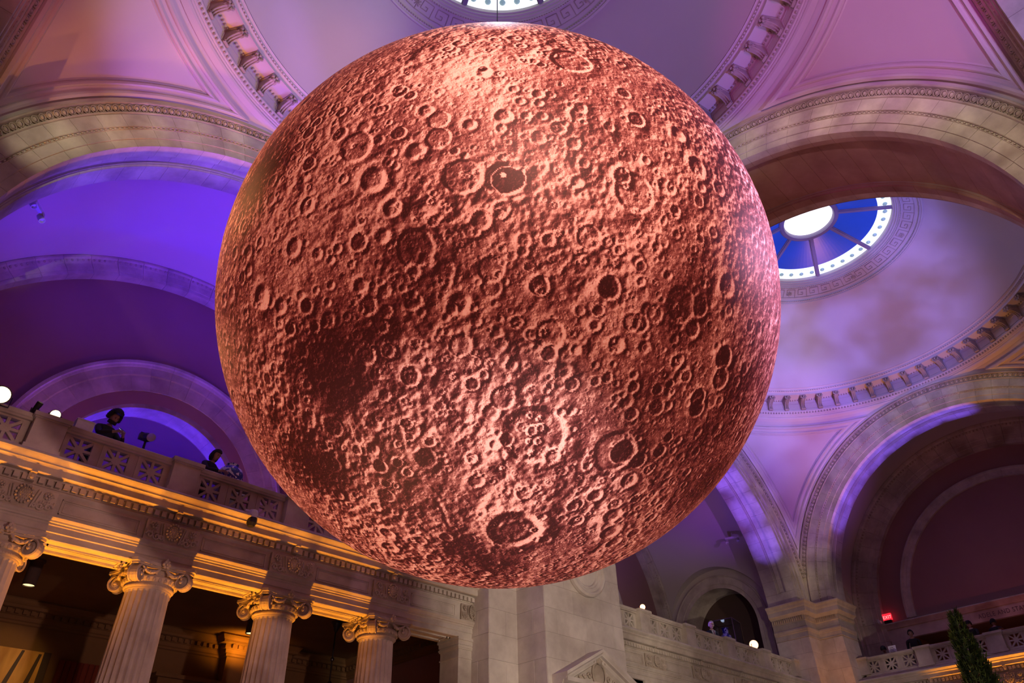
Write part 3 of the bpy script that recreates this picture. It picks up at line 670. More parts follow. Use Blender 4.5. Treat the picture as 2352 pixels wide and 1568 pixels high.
def gallery(cx, cy, rz, lab, ydep, Rv, door, yc, cross, wallname, ri=1.9):
    ce = empty('ceiling', loc=(cx, cy, ZS), rz=rz); struct(ce)
    b = vault_mesh(Rv, 1.43, ydep, yc, cross); b.build('vault', M['vault'], ce, smooth=True)
    b = MB(); b.add(*ring_wall(R, Rv + .01, GF - ZS, 64, c=1.43)); b.build('front_rib_back', M['vault'], ce)
    wl = empty(wallname, loc=(cx, cy, ZS), rz=rz); struct(wl)
    for sx in (-1, 1):       # flank walls with arched openings
        vs, fs = ring_wall(ri, cross + .01, GF - ZS, 32)
        vs = [(sx * (Rv + .0), yc + v[0], v[2]) for v in vs]
        b = MB(); b.add(vs, fs)
        for (ya, yb) in ((1.43, yc - cross), (yc + cross, ydep)): b.add([(sx * Rv, ya, GF - ZS), (sx * Rv, yb, GF - ZS), (sx * Rv, yb, .02), (sx * Rv, ya, .02)], [(0, 1, 2, 3)])
        b.build('side_wall', M['vault'], wl)
        b = MB(); b.add(*arcsweep([(ri + .59, 0), (ri + .59, -.09), (ri + .54, -.10), (ri + .50, -.06), (ri + .20, -.05), (ri + .18, -.02), (ri, -.02), (ri, 1.3), (ri + .3, 1.3)], 0, PI, 40, caps=False)); 
        Mx = Matrix.Translation((sx * Rv, yc, 0)) @ Matrix.Rotation(-sx * PI / 2, 4, 'Z')
        bb = MB(); bb.add([Mx @ Vector(v) for v in b.v], b.f)
        for s2 in (-1, 1):
            pr = [(ri + .59, 0), (ri + .59, -.09), (ri + .54, -.10), (ri + .50, -.06), (ri + .20, -.05), (ri + .18, -.02), (ri, -.02), (ri, 1.3)]
            vv = [Mx @ Vector((s2 * r_, y, z)) for z in (GF - ZS, 0) for r_, y in pr]; m = len(pr)
            bb.add(vv, [(q, q + 1, m + q + 1, m + q) for q in range(m - 1)])
        bb.build('side_arch_trim', M['stone'], wl)
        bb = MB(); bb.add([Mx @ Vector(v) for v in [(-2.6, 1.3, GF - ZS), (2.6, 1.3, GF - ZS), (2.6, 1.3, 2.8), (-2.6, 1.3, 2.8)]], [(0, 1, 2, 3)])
        bb.build('side_passage_dark_sheet', M['dark_room'], wl)  # dark sheet closing the passage, its colour stands for the unlit gallery beyond
    # back wall
    if door:
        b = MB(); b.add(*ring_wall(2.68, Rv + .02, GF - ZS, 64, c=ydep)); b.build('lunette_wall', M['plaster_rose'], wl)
        b = MB()
        for (x0, x1, y0, y1, z0, z1) in ((-3.4, -3.3, ydep + 1, ydep + 5, GF - ZS, 3.4), (3.3, 3.4, ydep + 1, ydep + 5, GF - ZS, 3.4), (-3.4, 3.4, ydep + 5, ydep + 5.1, GF - ZS, 3.4), (-3.4, 3.4, ydep + 1, ydep + 5, 3.3, 3.4), (-3.4, -2.7, ydep + .98, ydep + 1.02, GF - ZS, 3.4), (2.7, 3.4, ydep + .98, ydep + 1.02, GF - ZS, 3.4)): b.box(x0, x1, y0, y1, z0, z1)
        b.add(*ring_wall(2.67, 3.4, GF - ZS, 40, c=ydep + .99))
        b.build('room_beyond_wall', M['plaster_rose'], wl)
    else:
        b = MB(); b.add([(-Rv - .02, ydep, 0)] + [(-(Rv + .02) * cos(PI * i / 64), ydep, (Rv + .02) * sin(PI * i / 64)) for i in range(1, 64)] + [(Rv + .02, ydep, 0)], [tuple(range(65))]); b.build('lunette_wall', M['plaster_rose'], wl)
    fl = MB(); fl.box(-Rv - .05, Rv + .05, 1.0, ydep + (5 if door else 1), GF - ZS - .15, GF - ZS); fl.build('gallery_floor', M['floor'], wl)
    return ce, wl
CR = [(7.47, .5), (7.47, -.02), (7.44, -.04), (7.38, -.04), (7.34, .02), (7.24, .04), (7.20, .05), (6.98, .05), (6.98, .075), (6.86, .075), (6.86, .5)]
DR = [(4.05, .0), (4.05, -.16), (3.96, -.17), (3.93, -.12), (3.88, -.10), (3.86, -.06), (3.62, -.06), (3.58, -.03), (3.10, -.03), (3.08, .04), (3.08, .24), (3.02, .28), (2.68, .28), (2.68, 1.02), (3.4, 1.02), (3.4, .0)]
yB = 14.70 - H
for i, (cx, wn, l1, l2) in enumerate(((0, 'wall_left', 'slender stone rib arch between the blue vault and the dark purple wall at left', 'stone doorway arch with blue lit edges behind the two people on the left balcony'), (D, 'wall_left', 'shaded stone rib arch at the back of the gallery right of the moon', 'doorway arch at the back of the far left gallery, mostly hidden by the moon'))):
    gallery(cx, H, 0, '', yB, 7.47, True, 11.80 - H, 2.78, wn)
    r1 = banded_arch('stone_arch', l1, CR, 30, 3.2, 'stone', yB - .41); r1.location = (cx, H, ZS)
    b = MB()
    for k in range(150):
        a = PI * (k + .5) / 150; b.ball((0, 0, 0), (.045, .035, .035), 5, 4, 0, Matrix.Rotation(-a, 4, 'Y') @ Matrix.Translation((7.30, yB - .41 + .02, 0)))
    b.build('egg_row', M['carved'], r1, kind='stuff')
    r2 = banded_arch('stone_arch', l2, DR, 19, 3.2, 'stone', yB); r2.location = (cx, H, ZS)
gallery(0, -H, PI, '', yB, 7.47, True, 11.80 - H, 2.78, 'wall_near')
yE = 5.0
gallery(D + H, 0, -PI / 2, '', yE, 7.33, False, 3.2, 1.72, 'wall_end', 1.1)
ER = [(7.33, .45), (7.33, -.02), (7.29, -.04), (7.20, -.04), (7.14, .02), (7.00, .05), (6.96, .06), (6.62, .06), (6.60, .085), (6.40, .085), (6.38, .11), (6.20, .11), (6.20, .45)]
r3 = banded_arch('stone_arch', 'brown stone rib arch with egg moulding on the dark red end wall', ER, 30, 3.2, 'stone', yE - .38); r3.location = (D + H, 0, ZS); r3.rotation_euler = (0, 0, -PI / 2)
b = MB()
for k in range(150):
    a = PI * (k + .5) / 150; b.ball((0, 0, 0), (.05, .04, .04), 5, 4, 0, Matrix.Rotation(-a, 4, 'Y') @ Matrix.Translation((7.08, yE - .38 + .02, 0)))
b.build('egg_row', M['carved'], r3, kind='stuff')
TR = [(5.22, .2), (5.22, 0), (5.18, -.02), (5.12, -.02), (5.08, .02), (4.98, .03), (4.95, .05), (4.82, .05), (4.80, .2)]
r4 = banded_arch('stone_arch', 'thin inner arch moulding standing on the lettered beam at far right', TR, 24, .12, 'stone', yE - .16) if False else None
t = empty('stone_arch', loc=(D + H, 0, ZS), rz=-PI / 2, label='thin inner arch moulding standing on the lettered beam at far right', cat='arch')
da = PI / 24; b = MB(); b.add(*arcsweep(TR, .0006, da - .0006, 3)); me = b.mesh('voussoir', M['stone'])
for i in range(24): put('voussoir', me, t, loc=(0, yE - .16, 0), rot=(0, -i * da, 0))
# beam with lettering
t = empty('lintel_beam', loc=(D + H, 0, ZS), rz=-PI / 2, label='grey stone beam with incised lettering across the far right gallery', cat='beam')
b = MB(); linsweep([(yE, -.10), (yE - .36, -.10), (yE - .37, -.15), (yE - .33, -.20), (yE - .30, -.24), (yE - .26, -.30), (yE - .24, -.34), (yE, -.34)], -6.40, 6.40, b); b.build('cornice', M['stone'], t)
b = MB(); b.box(-6.2, 6.2, yE - .20, yE, -.80, -.34); b.build('fascia', M['stone'], t)
for sx in (-1, 1):
    b = MB(); b.box(sx * 5.75 - .42, sx * 5.75 + .42, yE - .20, yE, -3.2, -.80); b.build('post', M['stone'], t)
cu = bpy.data.curves.new('lettering', 'FONT'); cu.body = 'ADELE AND STAN'; cu.size = .25; cu.extrude = .006; cu.space_character = 1.12
tm = bpy.data.objects.new('lettering_text', cu); COL.objects.link(tm); bpy.context.view_layer.update()
me = bpy.data.meshes.new_from_object(tm.evaluated_get(bpy.context.evaluated_depsgraph_get())); me.materials.clear(); me.materials.append(M['letter']); bpy.data.objects.remove(tm)
o = put('lettering', me, t, loc=(-2.45, yE - .206, -.66), rot=(PI / 2, 0, 0))
wx = max(v.co.x for v in me.vertices); o.scale = (1.85 / wx, 1, 1)
b = MB(); b.box(-5.4, 5.4, yE - .02, yE + .0, -3.2, -.80); 
wl = empty('wall_end', loc=(D + H, 0, ZS), rz=-PI / 2); struct(wl)
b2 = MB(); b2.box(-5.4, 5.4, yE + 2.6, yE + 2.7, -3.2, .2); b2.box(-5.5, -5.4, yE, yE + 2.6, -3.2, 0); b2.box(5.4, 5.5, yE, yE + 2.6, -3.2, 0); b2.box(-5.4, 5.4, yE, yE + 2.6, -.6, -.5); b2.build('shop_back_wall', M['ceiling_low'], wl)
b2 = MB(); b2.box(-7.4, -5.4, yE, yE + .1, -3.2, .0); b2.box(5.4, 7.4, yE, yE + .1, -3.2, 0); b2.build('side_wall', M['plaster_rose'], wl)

# ------------------------------------------------------------------ entablature, balustrade, columns (local x along, y into the wall from the bay plane, z up)
S5 = 2 * R / 5
CORN = [(8.55, 7.86), (8.03, 7.86), (8.00, 7.84), (8.00, 7.76), (7.95, 7.72), (7.60, 7.70), (7.575, 7.67), (7.575, 7.645), (7.60, 7.62), (7.655, 7.585), (7.665, 7.57), (7.665, 7.545), (7.70, 7.53), (7.72, 7.51), (7.72, 7.40), (7.74, 7.385), (7.86, 7.385), (7.87, 7.36), (7.90, 7.35), (7.90, 7.23), (7.885, 7.215), (7.865, 7.20), (7.88, 7.17), (7.90, 7.15), (8.55, 7.15)]
FRZ = [(8.55, 7.16), (7.90, 7.16), (7.90, 6.76), (8.55, 6.76)]
ARC = [(8.62, 6.77), (7.83, 6.77), (7.82, 6.745), (7.84, 6.72), (7.86, 6.70), (7.865, 6.675), (7.89, 6.665), (7.89, 6.635), (7.905, 6.62), (7.905, 6.52), (7.925, 6.505), (7.925, 6.40), (7.94, 6.385), (8.62, 6.385)]
def relief_mesh():
    b = MB()
    b.box(-.50, .50, -.035, .0, .0, .385)
    b.ball((0, -.05, .22), (.105, .06, .13), 12, 8)
    for q in range(16): b.ball((.125 * cos(q * PI / 8), -.085, .22 + .15 * sin(q * PI / 8)), (.026, .026, .026), 5, 4)
    for i in range(-2, 3):
        for j in range(-2, 3):
            if abs(i) + abs(j) < 4: b.ball((i * .033 + (j % 2) * .016, -.105, .22 + j * .042), (.015, .018, .018), 4, 3)
    for sx in (-1, 1):
        b.tube([(sx * (.14 + .06 * k / 8), -.06, .03 + .32 * (k / 8)) for k in range(9)], .016, 5)
        b.tube([(sx * (.19 + .05 * k / 8), -.05, .03 + .30 * (k / 8)) for k in range(9)], .014, 5)
        for (cx_, cz_, r_, dr) in ((.36, .27, .085, 1), (.28, .08, .065, -1), (.41, .09, .07, 1), (.20, .07, .05, 1)):
            b.tube([(sx * (cx_ + r_ * (1 - k / 15) * cos(k * .62 * dr)), -.06, cz_ + r_ * (1 - k / 15) * sin(k * .62 * dr)) for k in range(13)], .017, 5)
        for q in range(6): b.ball((sx * .36 + .045 * cos(q * PI / 3), -.08, .27 + .045 * sin(q * PI / 3)), (.024, .024, .024), 5, 4)
        b.ball((sx * .36, -.095, .27), (.02, .02, .02), 5, 4)
        for q in range(7): b.ball((sx * (.27 + .035 * q), -.055, .155 + .012 * sin(q * 2.3)), (.02, .02, .03), 4, 4)
    return b.mesh('carved_relief', M['carved'])
RELM = relief_mesh()
def entablature(label, cx, cy, rz, dent_objects):
    t = empty('entablature', loc=(cx, cy, 0), rz=rz, label=label, cat='entablature', group='entablatures under the balconies')
    off = H
    pt = {}
    for nm, pr, m_ in (('cornice', CORN, 'stone'), ('frieze', FRZ, 'stone'), ('architrave', ARC, 'stone')):
        b = MB()
        if nm == 'cornice': linsweep([(y - off, z) for y, z in pr], -R, R, b)
        else: linsweep([(y - off, z) for y, z in pr], -R, R, b)
        pt[nm] = b.build(nm, M[m_], t)
    # dentils
    n = 96; pitch = 2 * R / n
    d = MB(); d.box(-.042, .042, 0, .085, 0, .10)
    skip = lambda x: min(abs(x - (i - 1.5) * S5) for i in range(4)) < .085
    if dent_objects:
        dm_ = d.mesh('dentil', M['stone'])
        for i in range(n):
            x = -R + (i + .5) * pitch
            if not skip(x): put('dentil', dm_, pt['cornice'], loc=(x, 7.815 - off, 7.245))
    else:
        b = MB()
        for i in range(n):
            x = -R + (i + .5) * pitch
            if not skip(x): b.add([Vector(v) + Vector((x, 7.815 - off, 7.245)) for v in d.v], d.f)
        b.build('dentil_row', M['stone'], pt['cornice'], kind='stuff')
    for i in range(4):
        x = (i - 1.5) * S5
        b = MB(); b.box(-.06, .06, 7.775 - off, 7.9 - off, 7.235, 7.36); b.prism([(-.05, 7.36), (.05, 7.36), (.03, 7.395), (0, 7.42), (-.03, 7.395)], 7.70 - off, 7.775 - off, 'y'); b.ball((0, 7.765 - off, 7.29), (.035, .03, .045), 6, 5)
        o = b.build('dentil_block', M['stone'], pt['cornice']); o.location = (x, 0, 0)
        put('carved_relief', RELM, pt['frieze'], loc=(x, 7.87 - off, 6.772))
    for sx in (-1, 1):
        b = MB(); b.box(-.5, .5, -.035, 0, 0, .385)
        put('carved_relief', RELM, pt['frieze'], loc=(sx * (R - .12), 7.87 - off, 6.772), scale=(.62, 1, 1))
    # framed panels of the frieze
    for i in range(5):
        x0 = -2.5 * S5 + i * S5 + .60; x1 = -2.5 * S5 + (i + 1) * S5 - .60
        b = MB()
        for (a_, b_, c_, d_) in ((x0, x1, 6.83, 6.845), (x0, x1, 7.08, 7.095), (x0, x0 + .015, 6.83, 7.095), (x1 - .015, x1, 6.83, 7.095)): b.box(a_, b_, 7.878 - off, 7.91 - off, c_, d_)
        for (a_, b_, c_, d_) in ((x0 + .05, x1 - .05, 6.87, 6.878), (x0 + .05, x1 - .05, 7.047, 7.055), (x0 + .05, x0 + .058, 6.87, 7.055), (x1 - .058, x1 - .05, 6.87, 7.055)): b.box(a_, b_, 7.890 - off, 7.91 - off, c_, d_)
        b.build('frieze_panel', M['stone'], pt['frieze'])
        # sunk panel mouldings on the underside of the architrave
        b = MB()
        for (y0_, y1_) in ((8.10, 8.13), (8.16, 8.175), (8.40, 8.415), (8.44, 8.47)):
            dx = .10 if y0_ in (8.16, 8.40) else 0; b.box(x0 - .05 + dx, x1 + .05 - dx, y0_ - off, y1_ - off, 6.355, 6.39)
        for xx in (x0 - .05, x1 + .02, x0 + .05, x1 - .065): b.box(xx, xx + .03, 8.10 - off, 8.47 - off, 6.355, 6.39)
        b.build('soffit_panel', M['stone'], pt['architrave'])
    return t
def openwork_mesh():
    b = MB(); W, Hh, hs, d0, d1 = .29, .245, .205, .0, .10
    zc = .245
    b.box(-W, -hs, d0, d1, 0, 2 * zc); b.box(hs, W, d0, d1, 0, 2 * zc); b.box(-hs, hs, d0, d1, 0, zc - hs); b.box(-hs, hs, d0, d1, zc + hs, 2 * zc)
    for k in range(4):
        a = k * PI / 4; L = hs if k % 2 == 0 else hs * 1.414; wd = .026
        b.box(-L, L, d0 + .012, d1 - .02, -wd, wd, 0, Matrix.Translation((0, 0, zc)) @ Matrix.Rotation(a, 4, 'Y'))
    b.prism([(.085 * cos(q * PI / 4 + PI / 8), zc + .085 * sin(q * PI / 4 + PI / 8)) for q in range(8)], d0 + .004, d1, 'y')
    return b.mesh('openwork_panel', M['stone'])
OPM = openwork_mesh()
def balustrade(label, cx, cy, rz):
    t = empty('balustrade', loc=(cx, cy, GF), rz=rz, label=label, cat='balustrade', group='balcony balustrades')
    off = H; zz = lambda z: z - GF
    rail = [(8.14, 8.44), (8.135, 8.47), (8.11, 8.485), (8.10, 8.52), (8.09, 8.55), (8.11, 8.57), (8.46, 8.57), (8.48, 8.55), (8.46, 8.50), (8.42, 8.47), (8.41, 8.44)]
    base = [(8.12, 7.86), (8.12, 7.93), (8.15, 7.945), (8.16, 7.96), (8.40, 7.96), (8.44, 7.93), (8.44, 7.86)]
    pc = MB(); pc.prism([(-.27, 8.02), (.27, 8.02), (.27, 8.50), (-.27, 8.50)], zz(7.95), zz(8.44), 'z'); pc.v = [(v[0], v[1] - off, v[2]) for v in pc.v]; pcm = pc.mesh('pedestal', M['stone'])
    cp = MB()
    for o_, z0, z1 in ((.0, 8.44, 8.47), (.025, 8.47, 8.50), (.05, 8.50, 8.58)): cp.box(-.27 - o_, .27 + o_, 8.02 - o_ - off, 8.50 + o_ - off, zz(z0), zz(z1))
    cpm = cp.mesh('pedestal_cap', M['stone'])
    pb = MB(); pb.box(-.30, .30, 7.99 - off, 8.52 - off, zz(7.86), zz(7.95)); pbm = pb.mesh('pedestal_base', M['stone'])
    xs = [(i - 1.5) * S5 for i in range(4)]
    for x in xs: pp = put('pedestal', pcm, t, loc=(x, 0, 0)); put('pedestal_cap', cpm, pp); put('pedestal_base', pbm, pp)
    for sx in (-1, 1): pp = put('end_pedestal', pcm, t, loc=(sx * (R - .1), 0, 0)); put('pedestal_cap', cpm, pp)
    ed = [-R - .0] + xs + [R]
    sm = MB(); sm.box(-.075, .075, .015, .115, 0, .49); smm = sm.mesh('panel_block', M['stone'])
    for i in range(5):
        a_ = ed[i] + (.27 if i else .17); b_ = ed[i + 1] - (.27 if i < 4 else .17)
        rl = MB(); linsweep([(y - off, zz(z)) for y, z in rail], a_, b_, rl); rl.build('rail', M['stone'], t)
        rl = MB(); linsweep([(y - off, zz(z)) for y, z in base], a_, b_, rl); rl.build('base_course', M['stone'], t)
        w_ = (b_ - a_) / 3
        for k in range(3): put('openwork_panel', OPM, t, loc=(a_ + w_ * (k + .5), 8.20 - off, zz(7.955)), scale=(min(1.05, w_ / .66), 1, 1))
        for k in range(4): 
            xx = a_ + w_ * k + (.045 if k == 0 else 0) - (.045 if k == 3 else 0)
            put('panel_block', smm, t, loc=(xx, 8.20 - off, zz(7.955)), scale=(.6 if k in (0, 3) else 1, 1, 1))
    return t
entablature('carved stone entablature with amber lit mouldings carried by the columns at lower left', 0, H, 0, True)
entablature('stone entablature with dentils under the balcony right of the pale pier', D, H, 0, False)
entablature('stone entablature with amber lit cornice at the lower right corner', D + H, 0, -PI / 2, False)
entablature('stone entablature on the near side, behind the photographer', 0, -H, PI, False)
bal1 = balustrade('stone balcony balustrade with pierced star panels above the columns at left', 0, H, 0)
copy_tree(bal1, loc=(D, H, GF), rz=0, label='stone balcony balustrade between the pale pier and the corner pier')
copy_tree(bal1, loc=(D + H, 0, GF), rz=-PI / 2, label='stone balcony balustrade at lower right, behind the evergreen tree')
copy_tree(bal1, loc=(0, -H, GF), rz=PI, label='stone balcony balustrade on the near side, behind the photographer')

# columns
def make_column():
    t = empty('column', loc=(0, 0, 0))
    nf = 24; b = MB(); hs = [0.55, 1.5, 2.8, 4.2, 5.2, 5.75, 5.93, 5.98]; rs = [.445, .445, .44, .42, .40, .385, .38, .38]
    pts = []
    for k in range(nf):
        for q in range(6):
            a = 2 * PI * (k + q / 6) / nf; dep = 0 if q == 0 else (.038 * sin(PI * (q - .0) / 6)); pts.append((a, dep))
    vs = []; m = len(pts)
    for j, (z, r_) in enumerate(zip(hs, rs)):
        for a, dp in pts:
            rr_ = r_ - (dp if j < len(hs) - 1 else dp * .1); vs.append((rr_ * cos(a), rr_ * sin(a), z))
    fs = [(j * m + i, j * m + (i + 1) % m, (j + 1) * m + (i + 1) % m, (j + 1) * m + i) for j in range(len(hs) - 1) for i in range(m)]
    b.add(vs, fs); b.build('shaft', M['stone'], t)
    # abacus with concave sides
    poly = []
    for k in range(4):
        a0 = k * PI / 2
        for q in range(9):
            u = -1 + q / 4; y = .50 + .10 * abs(u) ** 2; x = u * .52
            poly.append((x * cos(a0) - (-y) * sin(a0) * -1 if False else x * cos(a0) + y * sin(a0), -x * sin(a0) + y * cos(a0)))
    poly = sorted(poly, key=lambda p: math.atan2(p[1], p[0]))
    b = MB(); b.prism(poly, 6.33, 6.385, 'z'); b.prism([(p[0] * .95, p[1] * .95) for p in poly], 6.29, 6.33, 'z'); b.lathe([(.36, 6.15), (.40, 6.30)], 24); cap = b.build('capital', M['carved'], t)
    b = MB(); b.lathe([(.38, 5.96), (.395, 5.975), (.40, 5.99), (.42, 6.0), (.43, 6.02), (.42, 6.04), (.395, 6.05), (.40, 6.06), (.45, 6.10), (.475, 6.15), (.46, 6.18), (.40, 6.20)], 48); b.build('echinus', M['carved'], cap)
    b = MB()
    for k in range(28): a = 2 * PI * k / 28; b.ball((.455 * cos(a), .455 * sin(a), 6.115), (.035, .035, .045), 5, 4)
    for k in range(60): a = 2 * PI * k / 60; b.ball((.42 * cos(a), .42 * sin(a), 6.022), (.018, .018, .018), 4, 3)
    b.build('egg_row', M['carved'], cap, kind='stuff')
    # diagonal volutes: a rolled band on each corner
    vm = MB(); R0 = .155
    # spiral in the vertical plane through the diagonal: local x outwards
    cx_, cz_ = .60, 6.145
    sp = []
    for k in range(34):
        a = PI / 2 + .1 - k * .36; r_ = R0 * (1 - k / 38); sp.append((cx_ + r_ * cos(a), cz_ + r_ * sin(a)))
    run = [(.30, 6.30), (.40, 6.31), (.50, 6.315)] + sp
    for yy in (-.075, .075):
        vm.tube([(x, yy, z) for x, z in run], [.022] * 3 + [.024 * (1 - k / 60) for k in range(34)], 5)
    n = len(run); m_ = 20; vs = []
    for x, z in run[:m_]: vs += [(x, -.075, z), (x, .075, z)]
    vm.add(vs, [(2 * i, 2 * i + 1, 2 * i + 3, 2 * i + 2) for i in range(m_ - 1)])
    vm.lathe([(0, -.095), (.12, -.05), (.135, 0), (.12, .05), (0, .095)], 14, Matrix.Translation((cx_, 0, cz_)) @ Matrix.Rotation(PI / 2, 4, 'X'))
    for yy in (-.10, .10): vm.ball((cx_, yy, cz_), (.035, .025, .035), 6, 5)
    vmm = vm.mesh('volute', M['carved'])
    for k in range(4): put('volute', vmm, cap, rot=(0, 0, PI / 4 + k * PI / 2))
    # flower in the middle of each side and festoon leaves
    fm = MB()
    for q in range(6): fm.ball((.05 * cos(q * PI / 3), -.60, 6.35 + .05 * sin(q * PI / 3)), (.032, .03, .032), 5, 4)
    fm.ball((0, -.625, 6.35), (.028, .028, .028), 5, 4); fm.ball((0, -.58, 6.42), (.03, .03, .05), 5, 4)
    fmm = fm.mesh('flower', M['carved'])
    gm_ = MB()
    for sx in (-1, 1):
        gm_.tube([(sx * (.06 + .32 * k / 8), -.50 - .02 * sin(k), 6.28 - .085 * sin(PI * (k / 8) ** .8)) for k in range(9)], [.02, .026, .03, .032, .032, .03, .026, .02, .014], 6)
        for k in range(5): gm_.ball((sx * (.10 + .06 * k), -.52, 6.20 + .012 * (k % 2)), (.02, .02, .032), 4, 4)
    gmm = gm_.mesh('festoon', M['carved'])
    for k in range(4): put('flower', fmm, cap, rot=(0, 0, k * PI / 2)); put('festoon', gmm, cap, rot=(0, 0, k * PI / 2))
    b = MB(); b.lathe([(.62, 0), (.62, .15), (.60, .15), (.60, .20), (.56, .24), (.58, .30), (.55, .36), (.50, .38), (.48, .46), (.50, .50), (.455, .55)], 40); b.build('base', M['stone'], t)
    return t
colp = make_column()
names_ = ['fluted column at the left edge, its capital cut by the frame', 'fluted column with scrolled capital, second from the left, near the bottom left corner', 'fluted column with scrolled capital, third from the left', 'fluted column with scrolled capital, rightmost, below the lower left of the moon']
for i in range(4):
    c = colp if i == 0 else copy_tree(colp)
    c.location = ((i - 1.5) * S5, 8.28, 0); tag(c, names_[i], 'column', 'fluted columns carrying the left balcony')
# end pilasters
for sx in (-1, 1):
    t = empty('pilaster', loc=(sx * 6.14, 8.10, 0), label='flat stone pilaster closing the colonnade beside the pale pier' if sx > 0 else 'flat stone pilaster at the left end of the colonnade, out of the picture', cat='pilaster')
    b = MB(); b.box(-.205, .215, -.17, .50, 0, 5.92); b.build('shaft', M['stone'], t)
    b = MB()
    for z0, z1, o_ in ((5.92, 5.95, .02), (5.95, 6.12, .0), (6.12, 6.15, .025), (6.15, 6.19, .04), (6.19, 6.22, .02), (6.22, 6.32, .035), (6.32, 6.385, .06)): b.box(-.205 - o_, .215, -.17 - o_, .50 + o_, z0, z1)
    b.build('capital', M['stone'], t)

# ------------------------------------------------------------------ portico room behind the colonnade
wl = empty('wall_left', loc=(0, 8.6, 0)); struct(wl)
PC = [(0, 7.08), (-.34, 7.08), (-.36, 7.04), (-.33, 6.99), (-.30, 6.96), (-.27, 6.94), (-.27, 6.88), (-.16, 6.86), (-.16, 6.76), (-.12, 6.74), (-.10, 6.66), (-.06, 6.64), (-.05, 6.60), (0, 6.58)]
def offs(pts): return [(o, z) for o, z in pts]
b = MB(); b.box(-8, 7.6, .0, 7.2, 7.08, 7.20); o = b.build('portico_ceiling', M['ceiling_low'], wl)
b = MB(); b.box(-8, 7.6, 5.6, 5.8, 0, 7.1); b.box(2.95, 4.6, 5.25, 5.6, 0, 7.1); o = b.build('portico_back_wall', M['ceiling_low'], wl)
b = MB(); b.box(6.95, 7.15, .05, 5.8, 0, 7.1); b.box(-8, -7.8, .05, 5.8, 0, 7.1); b.build('portico_side_wall', M['plaster_rose'], wl)
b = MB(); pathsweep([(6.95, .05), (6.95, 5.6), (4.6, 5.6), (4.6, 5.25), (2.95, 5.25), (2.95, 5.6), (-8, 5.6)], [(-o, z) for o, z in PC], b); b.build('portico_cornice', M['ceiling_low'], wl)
b = MB()
for i in range(88):
    x = 6.8 - i * .165
    y = 5.25 - .16 if 2.95 < x < 4.6 else 5.6 - .16
    b.box(x - .045, x + .045, y - .07, y + .02, 6.765, 6.86)
for i in range(32): b.box(6.72, 6.81, .2 + i * .165 - .045, .2 + i * .165 + .045, 6.765, 6.86)
b.build('portico_dentil_row', M['ceiling_low'], wl, kind='stuff')
b = MB()
b.box(1.2, 4.9, 5.10, 5.6, 5.86, 5.95); b.box(1.3, 4.8, 5.2, 5.6, 5.72, 5.86); b.box(1.35, 4.75, 5.3, 5.6, 5.50, 5.56); b.box(1.4, 4.7, 5.35, 5.6, 5.0, 5.50); b.build('door_head', M['ceiling_low'], wl)
b = MB(); b.box(-R, R, 0.02, .12, 7.16, 7.52); b.build('beam_back', M['stone'], wl)
# ground floor walls under the far balconies
for nm, cx, cy, rz in (('wall_left', D, H, 0), ('wall_end', D + H, 0, -PI / 2), ('wall_near', 0, -H, PI)):
    wl = empty(nm, loc=(cx, cy, 0), rz=rz); struct(wl)
    b = MB()
    for k in range(6): b.box(-2.5 * S5 + k * S5 - .55, -2.5 * S5 + k * S5 + .55, .62, 1.2, 0, 6.39)
    b.box(-R, R, .7, 1.2, 5.75, 6.39); b.build('ground_wall', M['stone'], wl)
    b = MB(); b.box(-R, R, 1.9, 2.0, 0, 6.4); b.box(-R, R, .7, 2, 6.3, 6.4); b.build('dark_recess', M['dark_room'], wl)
    for k in range(5):
        b = MB(); x0 = -2.5 * S5 + k * S5 + .55
        b.box(x0, x0 + .12, .60, .75, 0, 5.75); b.box(x0 + S5 - 1.22, x0 + S5 - 1.10, .60, .75, 0, 5.75); b.box(x0, x0 + S5 - 1.10, .58, .75, 5.63, 5.80); b.build('door_frame', M['stone'], wl)
# floor and closing walls
fl = bpy.data.objects.new('floor', None); COL.objects.link(fl); struct(fl)
b = MB(); b.box(-14, D + 16, -16, 20, -.2, 0); b.build('floor_slab', M['floor'], fl)
t = empty('wall_back', loc=(-H - T - .02, 0, 0)); struct(t)
b = MB(); b.box(-.2, 0, -9, 9, 0, 20); b.build('closing_wall', M['plaster'], t)
t = empty('wall_near', loc=(D, -H - 1.45, 0)); struct(t)
b = MB(); b.box(-9, 9, 0, .2, 0, 20); b.build('closing_wall', M['plaster'], t)

# ------------------------------------------------------------------ the moon balloon: a smooth sphere carrying a printed map of the lunar surface
MC = Vector((-.12, .117, 8.395)); MR = 3.907
vw = (CAMP - MC).normalized(); ex = RT - vw * RT.dot(vw); ex.normalize(); ey = vw.cross(ex)   # pole of the mesh grid towards the entrance side
NT = 900; th = np.linspace(.0004, PI - .0004, NT)
ph = np.concatenate([np.linspace(-PI, -math.radians(106), 26)[:-1], np.linspace(-math.radians(106), math.radians(106), 1060), np.linspace(math.radians(106), PI, 26)[1:]]); NP = len(ph)
VW, EX, EY = (np.array(v[:]) for v in (ey, vw, ex))      # grid axis across the line of sight, seam at the far side
st, ct = np.sin(th)[:, None], np.cos(th)[:, None]; cp_, sp_ = np.cos(ph)[None], np.sin(ph)[None]
U = ct[..., None] * VW + (st * cp_)[..., None] * EX + (st * sp_)[..., None] * EY          # unit directions NT x NP x 3
Hh = np.zeros((NT, NP)); Al = np.zeros((NT, NP))
